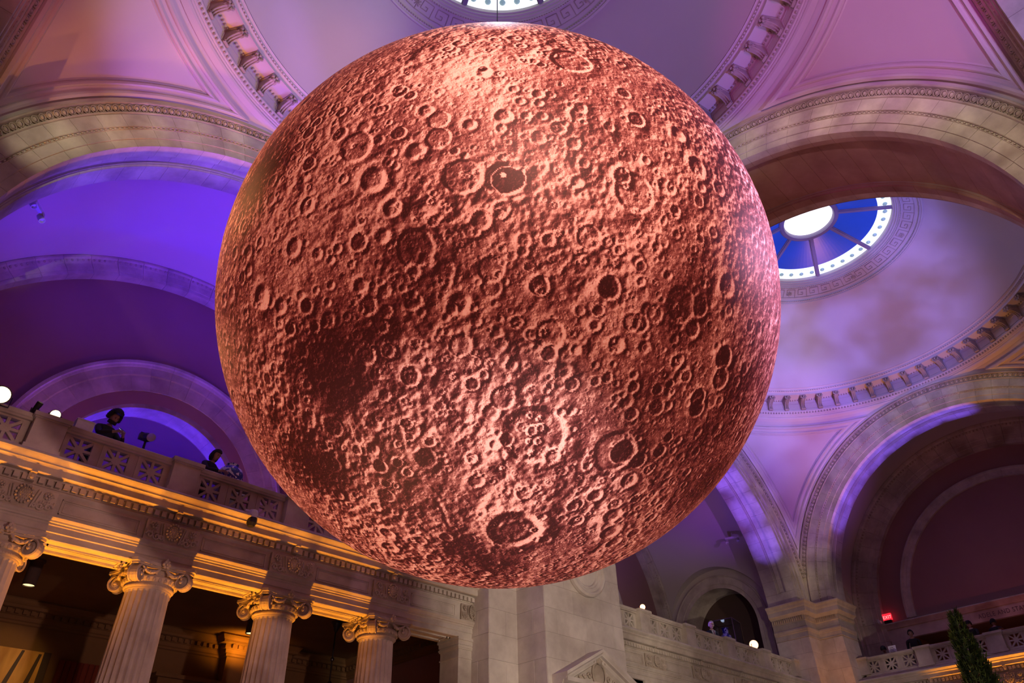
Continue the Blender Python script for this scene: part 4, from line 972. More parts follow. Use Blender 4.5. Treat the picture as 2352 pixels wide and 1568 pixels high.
def vnoise(P, seed):
    g = np.random.default_rng(seed).random(4096).astype(np.float32); i = np.floor(P).astype(np.int64); f = P - i; f = f * f * (3 - 2 * f)
    def hsh(a, b, c): return g[((a * 73856093) ^ (b * 19349663) ^ (c * 83492791)) & 4095]
    o = 0
    for dx in (0, 1):
        for dy in (0, 1):
            for dz in (0, 1):
                wgt = (f[..., 0] if dx else 1 - f[..., 0]) * (f[..., 1] if dy else 1 - f[..., 1]) * (f[..., 2] if dz else 1 - f[..., 2])
                o = o + wgt * hsh(i[..., 0] + dx, i[..., 1] + dy, i[..., 2] + dz)
    return o - .5
def px_dir(px, py):
    d = np.array((FW * 1640.58 + RT * (px - 1176) + UP * (784 - py))[:]); d /= np.linalg.norm(d)
    o = np.array((CAMP - MC)[:]); bq = o @ d; disc = bq * bq - (o @ o - MR * MR)
    if disc < 0: disc = 0
    q = o + d * (-bq - sqrt(disc)); return q / np.linalg.norm(q), np.linalg.norm(d * (-bq - sqrt(disc)))
def window(n, ang):
    """index window of the grid within an angle of direction n"""
    t0 = math.acos(max(-1, min(1, float(n @ VW)))); i0 = np.searchsorted(th, t0 - ang); i1 = min(NT, np.searchsorted(th, t0 + ang) + 1)
    hw = math.asin(min(1, sin(ang) / max(sin(t0), 1e-6))) if sin(ang) < sin(t0) else PI
    p0 = math.atan2(float(n @ EY), float(n @ EX)); j0 = max(0, np.searchsorted(ph, p0 - hw) - 1); j1 = min(NP, np.searchsorted(ph, p0 + hw) + 1)
    if hw >= PI * .9: j0, j1 = 0, NP
    return slice(i0, i1), np.arange(j0, max(j1, j0 + 1))
def crater(n, ar, kind=0, depth=1.0):
    si, ji = window(n, ar * 1.9)
    if si.stop <= si.start: return
    Uw = U[si][:, ji]; d = np.arccos(np.clip(Uw @ n, -1, 1)) / ar
    wob = 1 + (.16 if ar > .015 else .06) * vnoise(Uw * (1.3 / ar) + 9, 5); d = d * wob
    sm = lambda a, b, x: (lambda t: t * t * (3 - 2 * t))(np.clip((x - a) / (b - a), 0, 1))
    fl = {0: .45, 1: .72, 2: .72, 3: .35, 4: .80, 5: .70, 6: .66}[kind]
    prof = -1.0 + sm(fl, .98, d) * 1.38 - sm(.98, 1.6, d) * .38
    keep = 1 - .85 * (1 - sm(.9, 1.1, d)) * (1 if kind != 4 else .5)
    Hh[si.start:si.stop][:, ji] if False else None
    A_ = Hh[si][:, ji]; s0 = np.arange(si.start, si.stop)[:, None]
    if ar > .006: A_ = A_ * keep
    Hh[s0, ji[None]] = A_ + prof * ar * .30 * depth * (.45 if kind == 4 else 1) * (d < 1.6)
    B_ = Al[s0, ji[None]]; ins = 1 - sm(fl, fl + .14, d); rim = np.exp(-((d - 1.0) / max(.10, .0035 / ar)) ** 2)
    if kind == 6:
        Hh[s0, ji[None]] += np.exp(-((d - .46) / .10) ** 2) * ar * .09 * (.6 + 2.2 * vnoise(Uw * 60, 12)) + (d < 1.25) * np.abs(vnoise(Uw * 45, 13)) * ar * .05
        B_ = B_ - ins * .25 + rim * .2
    elif kind == 1: B_ = B_ * (1 - ins * .8) - ins * .40 + rim * .14
    elif kind == 2: B_ = B_ * (1 - ins) - ins * .85
    elif kind == 3: B_ = B_ + (1 - sm(.4, 1.3, d)) * .30
    elif kind == 5: B_ = B_ - (1 - sm(.6, 1.1, d)) * .85
    else: B_ = B_ - ins * (.05 if kind else .12) + rim * .05
    Al[s0, ji[None]] = B_
K_ = 460 / 1568
TILES = {
 'A': (480, 40, "1155,1010,150,4 1290,1270,120,0 1490,905,65,1 1435,1055,42,0 1460,1160,40,0 1050,1270,48,0 1340,725,50,0 1040,740,55,0 1155,745,30,0 990,825,28,0 1265,430,38,0 850,820,50,1 705,1010,45,1 790,1120,26,0 710,1115,24,0 920,1125,22,0 780,1330,28,0 575,1265,24,0 1440,1490,85,0 770,1470,80,0 1490,560,50,0 1300,885,24,0 1245,630,60,4"),
 'B': (920, 40, "820,1260,165,3 480,1240,160,4 120,1050,85,0 425,1045,38,1 505,1080,34,0 300,940,105,4 545,840,58,0 300,800,90,4 810,770,75,0 790,870,42,0 848,905,28,0 985,770,46,0 1110,770,48,0 1240,865,70,0 1290,830,30,0 1410,710,62,0 1360,985,62,0 1440,1140,48,0 1515,1120,24,0 1385,1290,50,3 1105,370,35,1 775,440,38,0 890,560,45,0 1080,600,55,0 1180,605,42,0 1085,670,42,0 940,655,42,0 80,610,50,1 205,730,65,0 660,430,65,3 1170,940,30,0 1340,340,165,4 965,935,30,0 850,975,25,0 240,1440,27,0 385,1500,30,0 75,695,24,3 980,340,35,0 460,200,60,0"),
 'C': (1360, 40, "350,800,75,1 135,860,48,0 240,1240,75,1 330,1370,180,4 425,1120,42,0 830,1170,100,0 680,920,75,3 1000,1340,75,0 655,1510,45,1 530,750,45,0 625,1345,50,0 530,1285,20,0 510,1210,28,0 860,1330,45,0 700,1270,20,0"),
 'D': (480, 480, "415,690,110,3 565,760,70,0 665,300,85,0 760,265,32,0 850,350,55,0 955,400,40,0 1010,310,48,0 1365,215,72,3 1115,435,38,0 1190,600,70,0 1380,640,60,0 955,595,40,0 840,640,35,0 930,730,35,0 1135,735,30,0 765,760,60,5 640,940,55,2 830,920,48,2 910,885,40,2 1080,840,34,2 1240,890,36,0 1065,1170,70,2 1240,1150,80,1 1410,1110,58,1 575,1250,38,2 825,1180,38,2 710,1215,24,0 770,1375,48,0 1385,1460,52,0 1530,1505,28,0 1250,760,80,1 1390,800,55,1 1350,920,65,1 540,1350,36,0 1200,95,30,1 540,170,40,0 400,260,50,0 280,150,35,0 205,150,30,0 310,480,55,0 550,890,45,0 290,820,45,0"),
 'E': (920, 480, "110,490,55,0 105,550,24,0 100,670,42,0 45,680,28,0 165,810,42,0 120,300,165,4 260,95,46,1 595,185,34,0 635,90,90,0 780,40,50,0 345,490,80,4 375,575,38,0 800,310,38,0 875,365,38,0 965,335,48,0 1010,450,40,1 1165,245,62,0 1480,220,105,4 710,470,110,4 805,420,28,0 1090,600,85,1 470,740,95,0 410,785,50,0 575,775,30,0 740,740,30,0 910,890,52,1 600,880,40,0 370,960,34,0 470,1070,95,4 285,1015,30,3 110,1050,33,1 790,1055,55,0 580,1125,28,0 600,1195,40,0 215,1190,30,0 875,1225,52,0 1175,985,125,4 1165,1130,68,1 1375,1100,50,3 565,1370,60,1 655,1300,46,0 1345,1370,58,1 80,1310,85,1 1170,1390,38,0 230,1260,50,0 330,1425,28,0 1520,915,50,0 800,1480,100,4 1530,1350,40,1 30,1500,30,0 850,1390,28,0"),
 'F': (1360, 480, "140,620,100,5 50,795,50,1 30,915,45,0 195,1065,75,3 310,890,75,4 265,685,27,3 385,570,42,0 595,520,42,0 510,300,48,0 215,320,45,0 370,290,28,0 665,200,40,0 560,100,30,0 850,235,42,1 800,310,32,0 490,820,75,4 700,750,150,4 850,770,80,5 790,940,70,1 1060,600,100,0 910,590,30,0 1075,800,42,0 1035,1170,100,2 1010,1330,95,1 645,1020,45,0 690,1170,40,0 665,1200,60,0 740,1310,50,1 1130,1350,45,1 610,1370,38,2 515,1410,50,5 120,1320,45,1 190,1365,30,0 330,1300,38,0 325,1395,50,1 195,1480,38,0 830,1480,85,2 1240,920,55,1 1280,260,50,0 1150,200,50,0 660,40,45,0 1000,1500,45,0 370,835,24,0 390,905,22,3"),
 'G': (480, 920, "645,45,42,2 980,210,85,5 855,215,25,0 900,350,55,2 950,480,100,5 1160,390,42,1 1180,305,32,1 1290,380,55,0 1225,465,38,2 1345,515,65,2 1480,485,48,2 1390,650,42,2 1070,615,38,2 1265,665,30,1 600,280,38,0 650,220,24,0 980,610,40,0 1020,740,55,0 1310,830,45,0 1400,1040,70,0 1420,1150,75,0 790,620,30,0 700,380,26,0 770,380,26,0 1150,740,32,0 1470,665,28,0"),
 'H': (920, 920, "310,50,48,1 400,90,25,0 50,180,50,1 75,285,40,1 235,320,45,1 330,420,32,0 60,565,42,1 140,560,30,0 520,285,18,0 735,345,48,3 560,450,55,3 595,560,25,0 1050,280,270,4 1035,235,48,0 1100,215,38,0 925,210,18,0 1190,435,70,0 1250,95,35,0 1345,80,38,0 1465,515,38,0 1360,500,18,0 830,715,32,0 755,620,14,0 1240,570,22,0 1405,605,25,0 1525,745,70,0 900,1010,225,6 650,1180,55,1 360,1070,60,0 1270,920,40,0 1350,830,55,0 200,450,95,5 1075,800,20,0 640,1350,70,0"),
 'I': (1360, 920, "180,400,190,4 310,105,60,1 250,400,115,2 365,470,75,2 445,540,45,1 530,395,60,2 600,290,45,2 635,390,35,0 675,310,40,0 365,295,25,0 275,280,30,0 830,250,45,0 600,40,45,0 825,60,80,2 1130,70,45,1 720,660,36,0 745,560,45,0 290,620,80,0 30,740,65,0 160,900,90,0 140,1030,95,0 170,1110,75,0 490,790,38,0 535,830,36,0 365,840,32,0 465,915,55,0 300,1120,50,0 340,770,45,2 465,860,18,0 705,460,22,0 915,640,40,0"),
}
# broad tone of the map: dark plains and bright highlands
def patch(px, py, r_, a):
    n, dist = px_dir(px, py); ar = r_ / 1640.58 * dist / MR; a = a * (1.8 if a < 0 else 1.15)
    d = np.arccos(np.clip(U @ n, -1, 1)) / ar; Al[:] += a * np.exp(-d * d * 1.2)
for q in ((735, 850, 110, -.55), (800, 870, 90, -.4), (700, 1060, 90, -.45), (760, 1090, 70, -.5), (620, 370, 80, -.45), (580, 430, 60, -.4), (1070, 160, 130, .5), (640, 520, 130, .18), (1130, 1020, 60, .45), (1170, 1140, 70, .35), (1110, 1290, 90, -.35), (1060, 1250, 60, -.35), (1610, 1120, 90, -.35), (1560, 720, 80, -.3), (1620, 1000, 90, -.3), (930, 1130, 80, -.25), (1050, 560, 70, -.2), (1500, 880, 70, -.2), (860, 760, 70, -.3), (960, 620, 110, -.22), (880, 330, 70, -.15), (1690, 880, 60, -.3), (1330, 880, 120, .05), (1450, 1000, 90, -.15), (1240, 900, 120, -.12), (1550, 330, 60, .1), (1450, 560, 100, .10), (1320, 470, 100, .15), (700, 1000, 60, -.2), (560, 950, 90, .15), (640, 1110, 90, .15)): patch(*q)
f3 = 3.0
nz = vnoise(U * 3, 1) * .55 + vnoise(U * 7, 2) * .60 + vnoise(U * 16, 3) * .55 + vnoise(U * 34, 6) * .4
Al += nz * .45
big = []
for k, (tx, ty, s) in TILES.items():
    for it in s.split():
        x, y, r_, kd = map(int, it.split(',')); big.append((r_, tx + x * K_, ty + y * K_, kd))
big.sort(reverse=True)
small = []
for i in range(12000):
    r_ = min(12.0, 2.2 * (1 - rng.random()) ** (-1 / 1.9)); small.append(r_)
small.sort(reverse=True)
def rnd_dir():
    v = rng.normal(size=3); return v / np.linalg.norm(v)
rough = np.clip(vnoise(U * 5, 31) * 2.4 + .5, 0, 1)
Hh += vnoise(U * 12, 19) * .008 * (.3 + rough) + vnoise(U * 24, 20) * .0062 * (.4 + rough) + vnoise(U * 48, 21) * .0046 * (.3 + rough) + vnoise(U * 90, 22) * .0028 * (.3 + rough)
Hh += -.0062 * np.abs(vnoise(U * 17 + 3, 41)) * (.3 + rough) - .0050 * np.abs(vnoise(U * 36 + 5, 42)) * (.4 + rough) - .0034 * np.abs(vnoise(U * 70 + 5, 43)) * (.4 + rough)
for r_ in [q for i_, q in enumerate(small) if q > 7 and i_ % 2]:
    crater(rnd_dir(), r_ * .0016 * 1.3, int(rng.choice([0, 0, 0, 1, 4])), .7)
for r_, x, y, kd in big:
    n, dist = px_dir(x, y); crater(n, r_ * K_ / 1640.58 * dist / MR, kd, 1.15)
for r_ in [q for q in small if 4.2 < q <= 7]:
    n = rnd_dir()
    if n @ EX > -.25: crater(n, r_ * .0016, 0 if rng.random() > .10 else 3, 1.1)
# dark floored crater with a bright irregular peak, and the two long valleys
n, dist = px_dir(1165, 414); si, ji = window(n, .2); s0 = np.arange(si.start, si.stop)[:, None]; Uw = U[s0, ji[None]]
ar = 34 / 1640.58 * dist / MR; d = np.arccos(np.clip(Uw @ n, -1, 1)) / ar * (1 + .5 * vnoise(Uw * 28, 8) + .3 * vnoise(Uw * 70, 9)); Al[s0, ji[None]] -= 1.5 * (d < 1.0); Hh[s0, ji[None]] *= np.where(d < 1.0, .15, 1)
n2, _ = px_dir(1157, 402); d = np.arccos(np.clip(Uw @ n2, -1, 1)) / (7 / 1640.58 * dist / MR) * (1 + 1.1 * vnoise(Uw * 90, 4)); Al[s0, ji[None]] += 2.3 * (d < 1.0)
for (xa, ya, xb, yb, wd) in ((1148, 1030, 1170, 1122, 3.0), (956, 1095, 1035, 1152, 1.6), (990, 1130, 1040, 1215, 5)):
    for q in range(40):
        u_ = q / 39; n, dist = px_dir(xa + (xb - xa) * u_ + 4 * sin(u_ * 5), ya + (yb - ya) * u_); ar = wd / 1640.58 * dist / MR
        si, ji = window(n, ar * 3); s0 = np.arange(si.start, si.stop)[:, None]; d = np.arccos(np.clip(U[s0, ji[None]] @ n, -1, 1)) / ar; Hh[s0, ji[None]] -= .0012 * np.exp(-d * d)
# rough ground
Hh += vnoise(U * 120, 23) * .0007 * (.5 + 1.6 * rough)
# the map is a photograph of the real moon under slanting sun: its tones are printed on the cloth
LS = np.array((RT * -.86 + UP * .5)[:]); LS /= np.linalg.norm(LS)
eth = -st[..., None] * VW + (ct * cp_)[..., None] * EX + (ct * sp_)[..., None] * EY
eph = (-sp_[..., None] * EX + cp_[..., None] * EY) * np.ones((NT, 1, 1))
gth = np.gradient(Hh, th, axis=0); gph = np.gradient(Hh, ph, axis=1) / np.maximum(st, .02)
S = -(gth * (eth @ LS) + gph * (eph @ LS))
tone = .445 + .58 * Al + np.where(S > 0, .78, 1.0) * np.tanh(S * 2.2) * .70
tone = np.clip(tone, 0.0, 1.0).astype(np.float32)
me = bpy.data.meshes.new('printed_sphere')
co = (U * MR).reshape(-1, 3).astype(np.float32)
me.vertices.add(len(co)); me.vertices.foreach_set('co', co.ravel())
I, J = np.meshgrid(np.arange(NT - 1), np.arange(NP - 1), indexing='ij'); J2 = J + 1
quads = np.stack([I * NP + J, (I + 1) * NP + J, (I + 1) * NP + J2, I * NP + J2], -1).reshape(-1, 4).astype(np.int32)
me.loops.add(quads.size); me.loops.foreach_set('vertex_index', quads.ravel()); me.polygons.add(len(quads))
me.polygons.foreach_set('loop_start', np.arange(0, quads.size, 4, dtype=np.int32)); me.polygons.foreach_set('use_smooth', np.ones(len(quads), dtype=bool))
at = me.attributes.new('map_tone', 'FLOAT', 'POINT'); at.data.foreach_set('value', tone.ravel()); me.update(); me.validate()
def mat_moon():
    m, nt, b = new_mat('printed lunar map on balloon cloth'); N = nt.nodes; L = nt.links
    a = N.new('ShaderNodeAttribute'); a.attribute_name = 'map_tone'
    gm = N.new('ShaderNodeNewGeometry'); n = N.new('ShaderNodeTexNoise'); n.inputs['Scale'].default_value = 34; n.inputs['Detail'].default_value = 4; n.inputs['Roughness'].default_value = .7; L.new(gm.outputs['Position'], n.inputs['Vector'])
    mr = N.new('ShaderNodeMapRange'); mr.inputs[1].default_value = .3; mr.inputs[2].default_value = .7; mr.inputs[3].default_value = -.07; mr.inputs[4].default_value = .07; L.new(n.outputs['Fac'], mr.inputs[0])
    ad = N.new('ShaderNodeMath'); ad.operation = 'ADD'; L.new(a.outputs['Fac'], ad.inputs[0]); L.new(mr.outputs[0], ad.inputs[1])
    src = ad.outputs[0]
    def mth(op, *a_):
        q = N.new('ShaderNodeMath'); q.operation = op
        for i_, x_ in enumerate(a_):
            if isinstance(x_, (int, float)): q.inputs[i_].default_value = x_
            else: L.new(x_, q.inputs[i_])
        return q.outputs[0]
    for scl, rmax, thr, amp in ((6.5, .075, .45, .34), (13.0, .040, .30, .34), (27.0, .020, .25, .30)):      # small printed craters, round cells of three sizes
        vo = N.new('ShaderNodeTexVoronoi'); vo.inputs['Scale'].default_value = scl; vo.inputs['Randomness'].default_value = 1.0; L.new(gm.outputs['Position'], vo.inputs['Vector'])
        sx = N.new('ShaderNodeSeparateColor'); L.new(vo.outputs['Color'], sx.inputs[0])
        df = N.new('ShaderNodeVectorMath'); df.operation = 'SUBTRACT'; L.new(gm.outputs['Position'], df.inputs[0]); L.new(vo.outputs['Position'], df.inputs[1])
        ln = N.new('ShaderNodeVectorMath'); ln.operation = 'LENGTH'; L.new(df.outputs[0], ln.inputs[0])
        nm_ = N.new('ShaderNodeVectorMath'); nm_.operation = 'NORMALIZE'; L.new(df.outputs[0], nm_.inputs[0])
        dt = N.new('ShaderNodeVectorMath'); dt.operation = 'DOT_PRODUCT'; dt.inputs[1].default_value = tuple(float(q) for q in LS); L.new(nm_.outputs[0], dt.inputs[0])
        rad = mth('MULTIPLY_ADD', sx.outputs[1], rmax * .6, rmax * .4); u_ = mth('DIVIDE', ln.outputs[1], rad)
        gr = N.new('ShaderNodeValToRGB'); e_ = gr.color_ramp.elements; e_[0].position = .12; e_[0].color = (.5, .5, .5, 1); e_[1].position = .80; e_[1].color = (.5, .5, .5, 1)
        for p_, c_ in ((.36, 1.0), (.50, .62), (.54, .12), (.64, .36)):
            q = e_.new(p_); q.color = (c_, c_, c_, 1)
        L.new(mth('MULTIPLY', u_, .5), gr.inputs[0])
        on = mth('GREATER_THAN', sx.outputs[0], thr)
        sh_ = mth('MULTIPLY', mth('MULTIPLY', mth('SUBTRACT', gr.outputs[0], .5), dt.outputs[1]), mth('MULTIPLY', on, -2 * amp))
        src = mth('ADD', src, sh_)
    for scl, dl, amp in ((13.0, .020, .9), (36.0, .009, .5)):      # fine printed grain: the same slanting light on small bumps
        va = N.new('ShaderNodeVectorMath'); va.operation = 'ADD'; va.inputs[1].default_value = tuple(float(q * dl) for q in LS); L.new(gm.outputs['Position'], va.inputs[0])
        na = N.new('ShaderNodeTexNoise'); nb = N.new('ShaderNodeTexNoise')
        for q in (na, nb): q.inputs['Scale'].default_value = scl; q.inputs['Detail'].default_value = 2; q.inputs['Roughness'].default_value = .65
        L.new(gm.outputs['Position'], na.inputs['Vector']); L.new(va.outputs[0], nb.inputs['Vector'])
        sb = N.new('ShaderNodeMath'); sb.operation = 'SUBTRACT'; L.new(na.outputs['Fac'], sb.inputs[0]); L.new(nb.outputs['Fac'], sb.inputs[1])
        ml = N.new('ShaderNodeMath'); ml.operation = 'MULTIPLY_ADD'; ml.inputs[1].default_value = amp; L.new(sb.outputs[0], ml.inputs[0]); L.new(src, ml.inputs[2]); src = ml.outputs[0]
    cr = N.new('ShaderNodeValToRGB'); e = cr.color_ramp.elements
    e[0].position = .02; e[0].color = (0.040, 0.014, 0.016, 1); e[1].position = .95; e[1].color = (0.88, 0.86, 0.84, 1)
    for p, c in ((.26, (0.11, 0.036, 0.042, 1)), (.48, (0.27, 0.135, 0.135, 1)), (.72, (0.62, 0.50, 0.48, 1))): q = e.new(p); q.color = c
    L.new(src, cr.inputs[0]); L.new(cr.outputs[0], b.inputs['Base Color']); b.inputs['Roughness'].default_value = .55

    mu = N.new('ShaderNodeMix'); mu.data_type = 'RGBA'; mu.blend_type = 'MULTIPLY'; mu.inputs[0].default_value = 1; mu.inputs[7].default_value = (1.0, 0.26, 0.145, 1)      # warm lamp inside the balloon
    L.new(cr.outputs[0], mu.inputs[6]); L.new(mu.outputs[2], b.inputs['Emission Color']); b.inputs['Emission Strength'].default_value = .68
    return m
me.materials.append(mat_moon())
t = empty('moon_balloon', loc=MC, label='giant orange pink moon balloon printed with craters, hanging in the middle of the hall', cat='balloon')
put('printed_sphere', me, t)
b = MB(); b.tube([(0, 0, MR - .02), (.06, -.06, 23.2 - MC.z)], .012, 6); b.build('hanging_cable', M['black'], t)
b = MB(); b.lathe([(0, MR + .06), (.10, MR + .05), (.22, MR - .01), (.24, MR - .04)], 20); b.build('top_cap', M['white'], t)
del U, eth, eph, gth, gph, S, tone, Al, Hh, nz, co, quads

# ------------------------------------------------------------------ lamps, signs and other fittings
def theatre_lamp(label, loc, to, r_=.115, lens='lamp_amber', group='theatre lamps along the balcony rails', mat='black'):
    t = empty('theatre_lamp', loc=loc, label=label, cat='lamp', group=group)
    d = (Vector(to) - Vector(loc)).normalized(); q = d.to_track_quat('Z', 'Y').to_matrix().to_4x4()
    b = MB(); b.lathe([(0, -.20), (r_ * .55, -.19), (r_ * .8, -.12), (r_ * .95, 0), (r_ * 1.12, .10), (r_ * 1.12, .14), (r_, .14), (r_ * .98, .10)], 20, q); hs = b.build('housing', M[mat], t)
    b = MB(); b.lathe([(0, .125), (r_, .12)], 20, q); b.build('lens', M[lens], hs)
    b = MB(); b.tube([(-r_ * 1.25, 0, 0), (-r_ * 1.25, 0, -r_ - .05), (r_ * 1.25, 0, -r_ - .05), (r_ * 1.25, 0, 0)], .012, 5); b.box(-.05, .05, -.05, .05, -r_ - .08, -r_ - .05); b.build('yoke', M[mat], t)
    return t
RT_ = 8.58
theatre_lamp('large glowing theatre lamp at the left edge on the balcony rail', (-4.72, 8.05, 8.68), CAMP, .145)
theatre_lamp('smaller black theatre lamp with lit lens on the pedestal beside the man with the phone', (-3.80, 8.15, 8.69), CAMP, .085)
theatre_lamp('slim lamp seen edge on, on the rail between the two glowing theatre lamps', (-4.13, 8.15, 8.68), (-3, 4, 14), .05)
theatre_lamp('small glowing lamp on the balcony pedestal right of the pale pier', (D - 3.74, 8.12, 8.71), CAMP, .085, 'lamp_red')
theatre_lamp('bright coral glowing lamp behind the far left balcony rail', (D + 3.80, 8.45, 8.84), CAMP, .165, 'lamp_red')
# lamp on a stand behind the left balcony
t = empty('lamp_stand', loc=(-1.78, 9.6, GF), label='dark lamp on a tall stand in the blue doorway between the two people', cat='lamp')
b = MB(); b.tube([(0, 0, 0), (0, 0, 2.0)], .025, 6); b.build('pole', M['black'], t)
for a in (0, 2.1, 4.2):
    b = MB(); b.tube([(0, 0, .5), (.45 * cos(a), .45 * sin(a), 0)], .015, 5); b.build('leg', M['black'], t)
b = MB(); b.ball((0, 0, 2.1), (.13, .12, .10), 10, 7); b.box(-.16, .02, -.06, .06, 2.02, 2.16); b.build('housing', M['black'], t)
b = MB(); b.lathe([(0, 0), (.085, .0), (.095, .02)], 16, Matrix.Translation((.05, -.13, 2.07)) @ Matrix.Rotation(2.2, 4, 'X')); b.build('lens', M['white'], t)
# white card box and the porcelain jar
t = MB(); t.box(-.155, .155, -.10, .10, 0, .20); t.box(-.165, .165, -.11, .11, .20, .215); o = t.build('white_box', M['paper']); o.location = (-3.27, 8.26, 8.575); tag(o, 'small white box on the left balcony rail beside the man with the phone', 'box')
t = empty('porcelain_jar', loc=(-.02, 8.95, GF + .04), label='round blue and white porcelain jar behind the left balcony rail', cat='jar')
b = MB(); b.lathe([(0, 1.0), (.14, 1.0), (.17, 1.06), (.20, 1.12), (.25, 1.25), (.28, 1.40), (.275, 1.50), (.24, 1.60), (.17, 1.66), (.12, 1.68), (.12, 1.72), (.135, 1.74), (.11, 1.74), (.10, 1.68), (0, 1.67)], 36); b.build('body', M['vase'], t, smooth=True)
b = MB(); b.box(-.3, .3, -.3, .3, 0, .98); b.box(-.33, .33, -.33, .33, .96, 1.0); b.build('plinth', M['white'], t)
# security cameras
t = empty('security_camera', loc=(.12, 7.66, 7.66), label='white and black security camera fixed to the left cornice', cat='camera')
b = MB(); b.tube([(-.10, .22, .10), (-.10, .05, .10), (-.02, 0, .08)], .022, 6); b.build('bracket', M['white'], t)
b = MB(); b.lathe([(0, .12), (.06, .11), (.075, .07), (.08, -.02), (.0, -.02)], 16); b.build('housing', M['white'], t)
b = MB(); b.lathe([(.078, -.02), (.078, -.10), (.05, -.15), (0, -.16)], 16); b.build('dome', M['black'], t); t.scale = (1.3, 1.3, 1.3)
def twin_spot(label, loc, rz, mat, sc_=1.0):
    t = empty('twin_spotlight', loc=loc, rz=rz, label=label, cat='spotlight')
    b = MB(); b.box(-.32, .32, -.05, .05, -.03, .06); b.tube([(0, 0, .05), (0, .25, .35)], .02, 5); b.build('rail', M[mat], t)
    for x in (-.26, .26):
        b = MB(); b.lathe([(0, -.14), (.07, -.12), (.085, 0), (.085, .12), (.07, .12), (.06, .04), (0, .03)], 14, Matrix.Translation((x, -.02, -.14)) @ Matrix.Rotation(2.5, 4, 'X')); b.build('head', M[mat], t)
    t.scale = (sc_,) * 3
    return t
twin_spot('pair of small spotlights on the blue vault at the left edge', (-5.55, 10.0, 14.45), .9, 'white', .85)
twin_spot('pair of white spotlights on a bar on the purple vault right of the moon', (D + 6.1, 9.6, 14.1), -1.2, 'white', .95)
# glass case with a vase in the far left gallery
t = empty('display_case', loc=(D + 4.15, 9.7, GF), rz=.2, label='tall glass display case holding a blue vase behind the far left balcony', cat='case')
b = MB(); b.box(-.55, .55, -.5, .5, 0, .9); b.build('plinth', M['dark_room'], t)
b = MB(); 
for (x0, x1, y0, y1) in ((-.5, .5, -.47, -.455), (-.5, .5, .455, .47), (-.5, -.485, -.455, .455), (.485, .5, -.455, .455)): b.box(x0, x1, y0, y1, .9, 2.5)
b.box(-.5, .5, -.47, .47, 2.5, 2.515); b.build('glass_hood', M['glass'], t)
b = MB()
for sx in (-.5, .5):
    for sy in (-.47, .47): b.box(sx - .016, sx + .016, sy - .016, sy + .016, .9, 2.53)
for sx in (-.5, .5): b.box(sx - .016, sx + .016, -.47, .47, 2.5, 2.53)
for sy in (-.47, .47): b.box(-.5, .5, sy - .016, sy + .016, 2.5, 2.53)
b.build('edge_bars', M['bark'], t)
b = MB(); b.lathe([(0, .92), (.14, .92), (.17, 1.1), (.24, 1.4), (.26, 1.7), (.20, 1.95), (.12, 2.05), (.12, 2.2), (.16, 2.26), (.12, 2.24), (0, 2.1)], 28, Matrix.Translation((-.1, 0, 0))); o = b.build('vase', M['vase'], None, smooth=True); o.location = t.location; tag(o, 'tall blue vase standing inside the glass case in the far left gallery', 'vase')
o = MB(); o.lathe([(0, 0), (.10, 0), (.12, .04), (.10, .08), (0, .09)], 14, Matrix.Rotation(1.9, 4, 'X')); o = o.build('wall_light', M['lamp_white']); o.location = (D + 5.5, 10.6, 9.45); tag(o, 'small cool white light in the dark beside the bright coral lamp', 'lamp')
# exit sign on the end wall
t = empty('exit_sign', loc=(D + H + yE - .22, 6.02, 10.62), rz=-PI / 2, label='lit red exit sign standing on the end of the lettered beam', cat='sign')
b = MB(); b.box(-.20, .20, -.05, .05, .14, .42); b.build('panel', M['exit_red'], t)
b = MB(); b.box(-.16, .16, -.06, .06, .0, .14); b.build('base', M['black'], t)
cu = bpy.data.curves.new('exit', 'FONT'); cu.body = 'EXIT'; cu.size = .19; cu.extrude = .004; tm = bpy.data.objects.new('exit_t', cu); COL.objects.link(tm); bpy.context.view_layer.update()
me = bpy.data.meshes.new_from_object(tm.evaluated_get(bpy.context.evaluated_depsgraph_get())); me.materials.clear(); me.materials.append(M['exit_text']); bpy.data.objects.remove(tm); put('lettering', me, t, loc=(-.17, -.056, .20), rot=(PI / 2, 0, 0))
t = MB(); t.box(-.10, .10, -.06, .06, 0, .12); t.tube([(0, 0, .12), (0, .1, .2)], .02, 5); o = t.build('wall_camera', M['white']); o.location = (D + H + yE - .5, 6.3, 10.62); tag(o, 'small white wall camera below the red exit sign', 'camera')
t = empty('notice_card', loc=(D + 8.62, 5.07, 8.59), rz=-PI / 2, label='pale notice card standing on the lower right balcony rail', cat='card')
b = MB(); b.box(-.15, .15, -.012, .012, 0, .34, 0, Matrix.Rotation(-.12, 4, 'X')); b.build('card', M['paper'], t)
b = MB()
for k in range(4): b.box(-.09, .09 - .03 * (k % 2), -.018, -.0, .09 + .055 * k, .105 + .055 * k, 0, Matrix.Rotation(-.12, 4, 'X'))
b.build('print_lines', M['letter'], t)
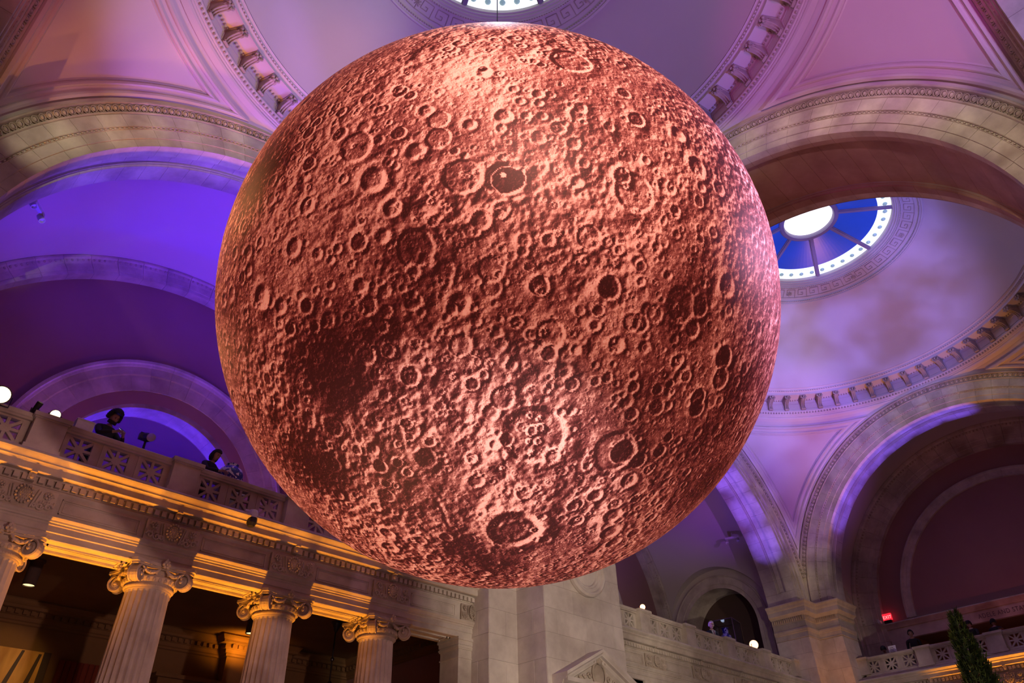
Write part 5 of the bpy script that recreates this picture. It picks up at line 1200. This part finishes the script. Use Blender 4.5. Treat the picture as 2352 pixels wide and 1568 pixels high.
# portico fittings
for i, (x, y) in enumerate(((-2.62, 11.15), (2.35, 11.45))):
    t = empty('pendant_downlight', loc=(x, y, 7.08), label='brown cylinder downlight under the portico ceiling, ' + ('between the two leftmost columns' if i == 0 else 'beside the third column'), cat='lamp')
    b = MB(); b.lathe([(0, 0), (.15, 0), (.15, -.04), (.125, -.05), (.125, -.52), (.11, -.52), (.11, -.42)], 20); b.build('cylinder', M['dark_room'], t)
    b = MB(); b.lathe([(0, -.50), (.108, -.50)], 20); b.build('aperture', M['downlight'], t)
t = empty('hanging_lantern', loc=(4.35, 10.9, 7.08), label='dark hanging lantern on a thin rod right of the third column', cat='lantern')
b = MB(); b.lathe([(0, 0), (.14, 0), (.13, -.05), (.05, -.22), (.02, -.26)], 14); b.build('canopy', M['black'], t)
b = MB(); b.tube([(0, 0, -.2), (0, 0, -1.5)], .018, 6); b.ball((0, 0, -.9), (.045, .045, .06), 8, 6); b.build('rod', M['black'], t)
b = MB(); b.lathe([(.03, -1.4), (.10, -1.5), (.20, -1.7), (.22, -1.75), (.20, -1.75), (.19, -2.3), (.10, -2.45), (0, -2.48)], 8); b.build('lantern_body', M['frame_dark'], t)
t = empty('banner', loc=(-3.3, 14.12, 6.07), label='golden printed banner with dark blades of grass at the bottom left corner', cat='banner')
b = MB(); b.box(-2.4, 2.05, -.03, 0, -3.4, 0); b.build('panel', M['painting'], t)
b = MB()
for (x0, z0, x1, z1, w0) in ((.95, -3.2, 1.62, .0 - .02, .11), (.20, -3.0, .85, -.45, .10), (1.0, -2.8, 1.30, -.9, .08), (-.6, -3.2, .1, -.6, .09), (1.5, -3.2, 1.98, -.05, .12)):
    b.add([(x0 - w0, -.045, z0), (x0 + w0, -.045, z0), (x1 + .03, -.045, z1), (x1 - .03, -.045, z1), (x0 - w0, -.03, z0), (x0 + w0, -.03, z0), (x1 + .03, -.03, z1), (x1 - .03, -.03, z1)], [(0, 1, 2, 3), (0, 4, 5, 1), (1, 5, 6, 2), (2, 6, 7, 3), (3, 7, 4, 0)])
b.build('dark_blade', M['frame_dark'], t)
b = MB(); b.box(2.05, 2.2, -.06, .02, -3.4, .0); b.build('edge_frame', M['frame_dark'], t)
o = MB()
for k in range(9): o.lathe([(.09, -3.2), (.07, -.05), (0, -.04)], 8, Matrix.Translation((.11 + k * .13, 0, 0)))
o = o.build('curtain', plain('deep red curtain cloth', (0.20, 0.035, 0.015), 0.9)); o.location = (-.95, 14.05, 6.0); tag(o, 'deep red curtain beside the golden banner, behind the second column', 'curtain')

# ------------------------------------------------------------------ people
def skin_mesh(chains, bones_mat, mats, name, sub=1):
    """chains: list of [(pos, radius, material)], first vertex of later chains is an (index) into earlier ones"""
    vs = []; es = []; rs = []; ms = []
    for ch in chains:
        prev = None
        for it in ch:
            if isinstance(it, int): prev = it; continue
            vs.append(it[0]); rs.append(it[1]); ms.append(it[2])
            if prev is not None: es.append((prev, len(vs) - 1))
            prev = len(vs) - 1
    me = bpy.data.meshes.new(name); me.from_pydata(vs, es, []); o = bpy.data.objects.new(name, me); COL.objects.link(o)
    sm = o.modifiers.new('s', 'SKIN'); sm.use_smooth_shade = True
    for i, v in enumerate(me.skin_vertices[0].data):
        r_ = rs[i]; v.radius = r_ if isinstance(r_, tuple) else (r_, r_); v.use_root = (i == 0)
    ss = o.modifiers.new('u', 'SUBSURF'); ss.levels = sub; ss.render_levels = sub
    bpy.context.view_layer.update(); ev = o.evaluated_get(bpy.context.evaluated_depsgraph_get()); m2 = bpy.data.meshes.new_from_object(ev); bpy.data.objects.remove(o)
    m2.materials.clear()
    for mm in mats: m2.materials.append(M[mm])
    segs = [(Vector(vs[a]), Vector(vs[b_]), ms[b_]) for a, b_ in es]
    for p in m2.polygons:
        c = p.center; best = 9; bm_ = 0
        for a, b_, k in segs:
            ab = b_ - a; u = max(0, min(1, (c - a).dot(ab) / max(1e-9, ab.dot(ab)))); d = (a + ab * u - c).length
            if d < best: best = d; bm_ = k
        p.material_index = bm_; p.use_smooth = True
    return m2
def person(label, loc, rz, pose='lean', top='cloth_black', legs='cloth_black', skin='skin', hair='hair', hairstyle='short', held=None, beard=False, shirt=False, lean=.35, look=.4, sc_=1.0, hat=False):
    t = empty('person', loc=loc, rz=rz, label=label, cat='person'); t.scale = (sc_,) * 3
    ln = lean
    hip = Vector((0, 0, .95)); sh = hip + Vector((0, -sin(ln) * .50, cos(ln) * .50)); nk = hip + Vector((0, -sin(ln) * .58, cos(ln) * .58)); hd = nk + Vector((0, -.05 - .05 * look, .155))
    A = []
    A.append([(hip, (.155, .115), 1), (hip + (sh - hip) * .35, (.145, .105), 1), (hip + (sh - hip) * .75, (.175, .12), 1), (sh + (nk - sh) * .3, (.13, .10), 1), (nk, (.066, .066), 0), (nk + (hd - nk) * .4, (.060, .060), 0)])
    n0 = 6
    for s_ in (-1, 1):
        shd = sh + Vector((s_ * .19, 0, 0))
        if pose == 'lean' or pose == 'phone':
            el = shd + Vector((s_ * .07, -.20, -.22)); wr = el + Vector((-s_ * .16, -.20, .04 if pose == 'phone' else -.01))
        else: el = shd + Vector((s_ * .05, .02, -.29)); wr = el + Vector((-s_ * .02, -.10, -.24))
        dr = (wr - el).normalized(); palm = wr + dr * .07
        st_ = len(sum(A, [])) - sum(isinstance(q, int) for c in A for q in c)
        A.append([3, (shd, .068, 1), ((shd + el) / 2, .055, 1), (el, .046, 1), ((el + wr) / 2, .042, 1), (wr - dr * .02, .032, 1), (wr, .026, 0), (palm, (.040, .020), 0)])
        pi_ = st_ + 6
        side = dr.cross(Vector((0, 0, 1))).normalized()
        for k in range(4):
            o_ = side * (.030 - .020 * k); L_ = (.072, .080, .075, .058)[k]
            A.append([pi_, (palm + o_ + dr * .035, .0095, 0), (palm + o_ + dr * (.035 + L_ * .5) + Vector((0, 0, -.006)), .009, 0), (palm + o_ * .9 + dr * (.035 + L_ * .85) + Vector((0, 0, -.03)), .008, 0)])
        A.append([pi_, (palm + side * (.040) * (1) - dr * .02, .011, 0), (palm + side * .058 + dr * .02, .010, 0), (palm + side * .05 + dr * .05 + Vector((0, 0, -.01)), .009, 0)])
        hpj = hip + Vector((s_ * .09, 0, -.04)); kn = Vector((s_ * .10, -.03, .50)); an = Vector((s_ * .10, .03, .09))
        A.append([0, (hpj, .095, 2), ((hpj + kn) / 2, .082, 2), (kn, .062, 2), ((kn + an) / 2, .055, 2), (an, .042, 2), (an + Vector((0, -.08, -.045)), .040, 3), (an + Vector((0, -.17, -.055)), .034, 3)])
    m2 = skin_mesh(A, None, [skin, top, legs, 'black'], 'body', 1)
    put('body', m2, t)
    # head with face
    b = MB(); q = Matrix.Translation(hd) @ Matrix.Rotation(look, 4, 'X')
    def hp(v): return q @ Vector(v)
    vs = []; n, m = 20, 14; fs = []
    for j in range(m + 1):
        a = PI * j / m
        for i in range(n):
            c_ = 2 * PI * i / n; x, y, z = .076 * sin(a) * cos(c_), .098 * sin(a) * sin(c_), .118 * cos(a)
            if z < 0: x *= 1 + .28 * z / .118; y *= 1 + .12 * z / .118
            if y < -.05 and abs(x) < .02 and -.045 < z < .012: y -= .022 * (1 - abs(x) / .02)            # nose
            if y < -.05 and abs(abs(x) - .032) < .016 and .0 < z < .03: y += .012                            # eye sockets
            if y < -.05 and abs(x) < .03 and -.068 < z < -.05: y -= .006
            if y < -.04 and z < -.085: y -= .008
            vs.append(hp((x, y, z)))
    for j in range(m):
        for i in range(n): fs.append((j * n + i, (j + 1) * n + i, (j + 1) * n + (i + 1) % n, j * n + (i + 1) % n))
    b.add(vs, fs)
    for s_ in (-1, 1): b.ball((s_ * .078, .005, -.005), (.012, .022, .034), 6, 5, 0, q)
    head = b.build('head', M[skin], t, smooth=True)
    b = MB()
    for s_ in (-1, 1): b.ball((s_ * .030, -.082, .018), (.011, .008, .007), 6, 4, 0, q); b.box(s_ * .030 - .016, s_ * .030 + .016, -.096, -.085, .032, .037, 0, q)
    b.box(-.022, .022, -.098, -.090, -.060, -.055, 0, q); b.build('eyes_and_mouth', M['hair'], head)
    b = MB(); r_ = {'short': 1.06, 'curly': 1.38, 'hood': 1.2, 'bun': 1.08}[hairstyle]
    for j in range(8):
        for i in range(16):
            a = PI * (j + .5) / 14; c_ = 2 * PI * i / 16; y = sin(c_)
            if y < -.35 and cos(a) < .55: continue
            lump = .016 if hairstyle != 'curly' else .030
            b.ball((.080 * r_ * sin(a) * cos(c_), .100 * r_ * sin(a) * sin(c_) + .006, .120 * r_ * cos(a) + (.012 if hairstyle == 'curly' else .004)), (lump + .012, lump + .012, lump + .010), 5, 4, 0, q)
    if hairstyle == 'bun':
        b.ball((0, .10, -.02), (.075, .06, .11), 8, 6, 0, q)
        for s_ in (-1, 1): b.ball((s_ * .07, .03, -.05), (.03, .06, .10), 6, 5, 0, q)
    b.build('hair', M[hair], head, smooth=True)
    if hairstyle == 'hood' or hat:
        b = MB(); b.lathe([(.0, .15), (.06, .145), (.10, .10), (.112, .04), (.118, .02), (.112, .015)], 16, q); b.build('cap', M['cloth_black'], head)
    if beard:
        b = MB()
        for k in range(26): a = PI * (k % 13) / 12; b.ball((.066 * cos(a), -.078 * sin(a) - .008, -.060 - .028 * (k // 13)), (.024, .020, .024), 5, 4, 0, q)
        b.build('beard', M[hair], head)
    if shirt:
        b = MB(); cc = sh + Vector((0, -.115, -.10)); b.add([cc + Vector(v) for v in [(-.075, -.012, .14), (.075, -.012, .14), (.0, -.030, -.18), (0, -.034, .13)]], [(0, 2, 3), (3, 2, 1)]); b.build('shirt_front', M['shirt'], t)
        b = MB(); b.add([cc + Vector(v) for v in [(-.014, -.048, .12), (.014, -.048, .12), (.026, -.046, -.14), (0, -.046, -.20), (-.026, -.046, -.14)]], [(0, 4, 3, 2, 1)]); b.build('tie', M['tie'], t)
        b = MB(); b.tube([(-.055, -.10, .015), (-.02, -.104, .012), (.02, -.104, .012), (.055, -.10, .015)], .007, 4)
        b.v = [tuple(q @ Vector(v)) for v in b.v]; b.build('glasses', M['black'], head)
    if held:
        o = MB(); o.box(-.037, .037, -.005, .005, -.075, .075); o = o.build('mobile_phone', M['black']); 
        s2 = MB(); s2.box(-.033, .033, .0055, .007, -.068, .068); s2.build('screen', M['phone'], o)
        hz = Matrix.Rotation(rz, 4, 'Z'); p = Vector(loc) + (hz @ Vector(held)) * sc_; o.location = p; o.rotation_euler = (-.9, 0, rz)
        tag(o, 'dark mobile phone with lit screen in the hands of the bearded man', 'phone')
    return t
person('bearded man with curly black hair looking down at his phone on the left balcony', (-2.86, 8.90, GF), .35, 'phone', 'cloth_black', 'cloth_black', 'skin', 'hair', 'curly', held=(.0, -.66, 1.30), beard=True, lean=.42, look=.55, sc_=1.06)
person('person in black with dark tied hair leaning on the left balcony beside the jar', (-.70, 8.86, GF + .04), .45, 'lean', 'cloth_black', 'cloth_black', 'skin', 'hair', 'bun', lean=.40, look=.45)
person('white haired man in navy suit, pale shirt and dark tie behind the far left balcony', (D + 1.72, 8.98, GF), -.5, 'stand', 'cloth_navy', 'cloth_navy', 'skin_pale', 'hair_grey', 'short', shirt=True, lean=.05, look=.15, sc_=1.06)
person('seated looking person in black cap low behind the lower right balcony beside the notice card', (D + 9.3, 5.55, GF - .22), -PI / 2, 'lean', 'cloth_black', 'cloth_black', 'skin', 'hair', 'short', lean=.3, look=.5, hat=True)
person('standing man in black shirt with short hair behind the lower right balcony', (D + 9.2, 4.38, GF), -PI / 2 + .3, 'stand', 'cloth_black', 'cloth_black', 'skin', 'hair', 'short', lean=.08, look=.1, sc_=1.08)
person('person in black cap and black top partly hidden by the tip of the evergreen tree', (D + 9.1, 2.12, GF), -PI / 2 - .2, 'lean', 'cloth_black', 'cloth_black', 'skin_pale', 'hair', 'short', lean=.12, look=.1, hat=True)
person('person in dark hood turned away behind the balcony pedestal right of the evergreen', (D + 9.3, 1.42, GF), PI / 2, 'lean', 'cloth_black', 'cloth_black', 'skin', 'hair', 'hood', lean=.2, look=.3)

# ------------------------------------------------------------------ evergreen in the foreground
TP = Vector((2.35, -3.66, 0))
t = empty('evergreen_tree', loc=TP, label='tall slender evergreen tree top rising into the lower right corner', cat='tree')
b = MB(); b.tube([(0, 0, .4), (.02, 0, 1.5), (0, .02, 2.6), (-.02, 0, 3.3)], [.05, .045, .03, .01], 7); b.build('trunk', M['bark'], t)
for nm, mt, sd, cnt in (('foliage', 'leaf', 3, 11000), ('fresh_tips', 'leaf_tip', 4, 4200)):
    r2 = random.Random(sd); b = MB(); topz = 3.62
    for i in range(cnt):
        u = r2.random() ** .72; z = topz - u * 3.05; hw = .02 + .235 * (min(1, (topz - z) / 1.5)) ** .85
        a = r2.random() * 2 * PI; hw *= .72 + .38 * sin(a * 3 + z * 4) * .5 + .2
        rr_ = hw * (.25 + .75 * r2.random() ** .5) if nm == 'foliage' else hw * (.85 + .25 * r2.random())
        p = Vector((rr_ * cos(a), rr_ * sin(a), z)); up = Vector((cos(a) * .55, sin(a) * .55, .9 + r2.random() * .4)).normalized(); L_ = .035 + .055 * r2.random()
        sd_ = up.cross(Vector((-sin(a), cos(a), .2 * r2.random()))).normalized() if r2.random() < .5 else Vector((-sin(a), cos(a), 0))
        w_ = .0045 + .0045 * r2.random()
        q = p + up * L_
        b.add([p, p + up * L_ * .5 + sd_ * w_, q, p + up * L_ * .5 - sd_ * w_], [(0, 1, 2, 3)])
        for kk in (-1, 1):
            if r2.random() < .7:
                m0 = p + up * L_ * .35; q2 = m0 + (up * .5 + sd_ * kk * .8).normalized() * L_ * .55; b.add([m0, m0 + up * .012, q2], [(0, 1, 2)])
    b.build(nm, M[mt], t, kind='stuff')
b = MB(); b.lathe([(0, 0), (.22, 0), (.28, .40), (.31, .40), (.31, .46), (.27, .46), (.26, .40), (0, .40)], 28); b.build('planter', M['terracotta'], t)
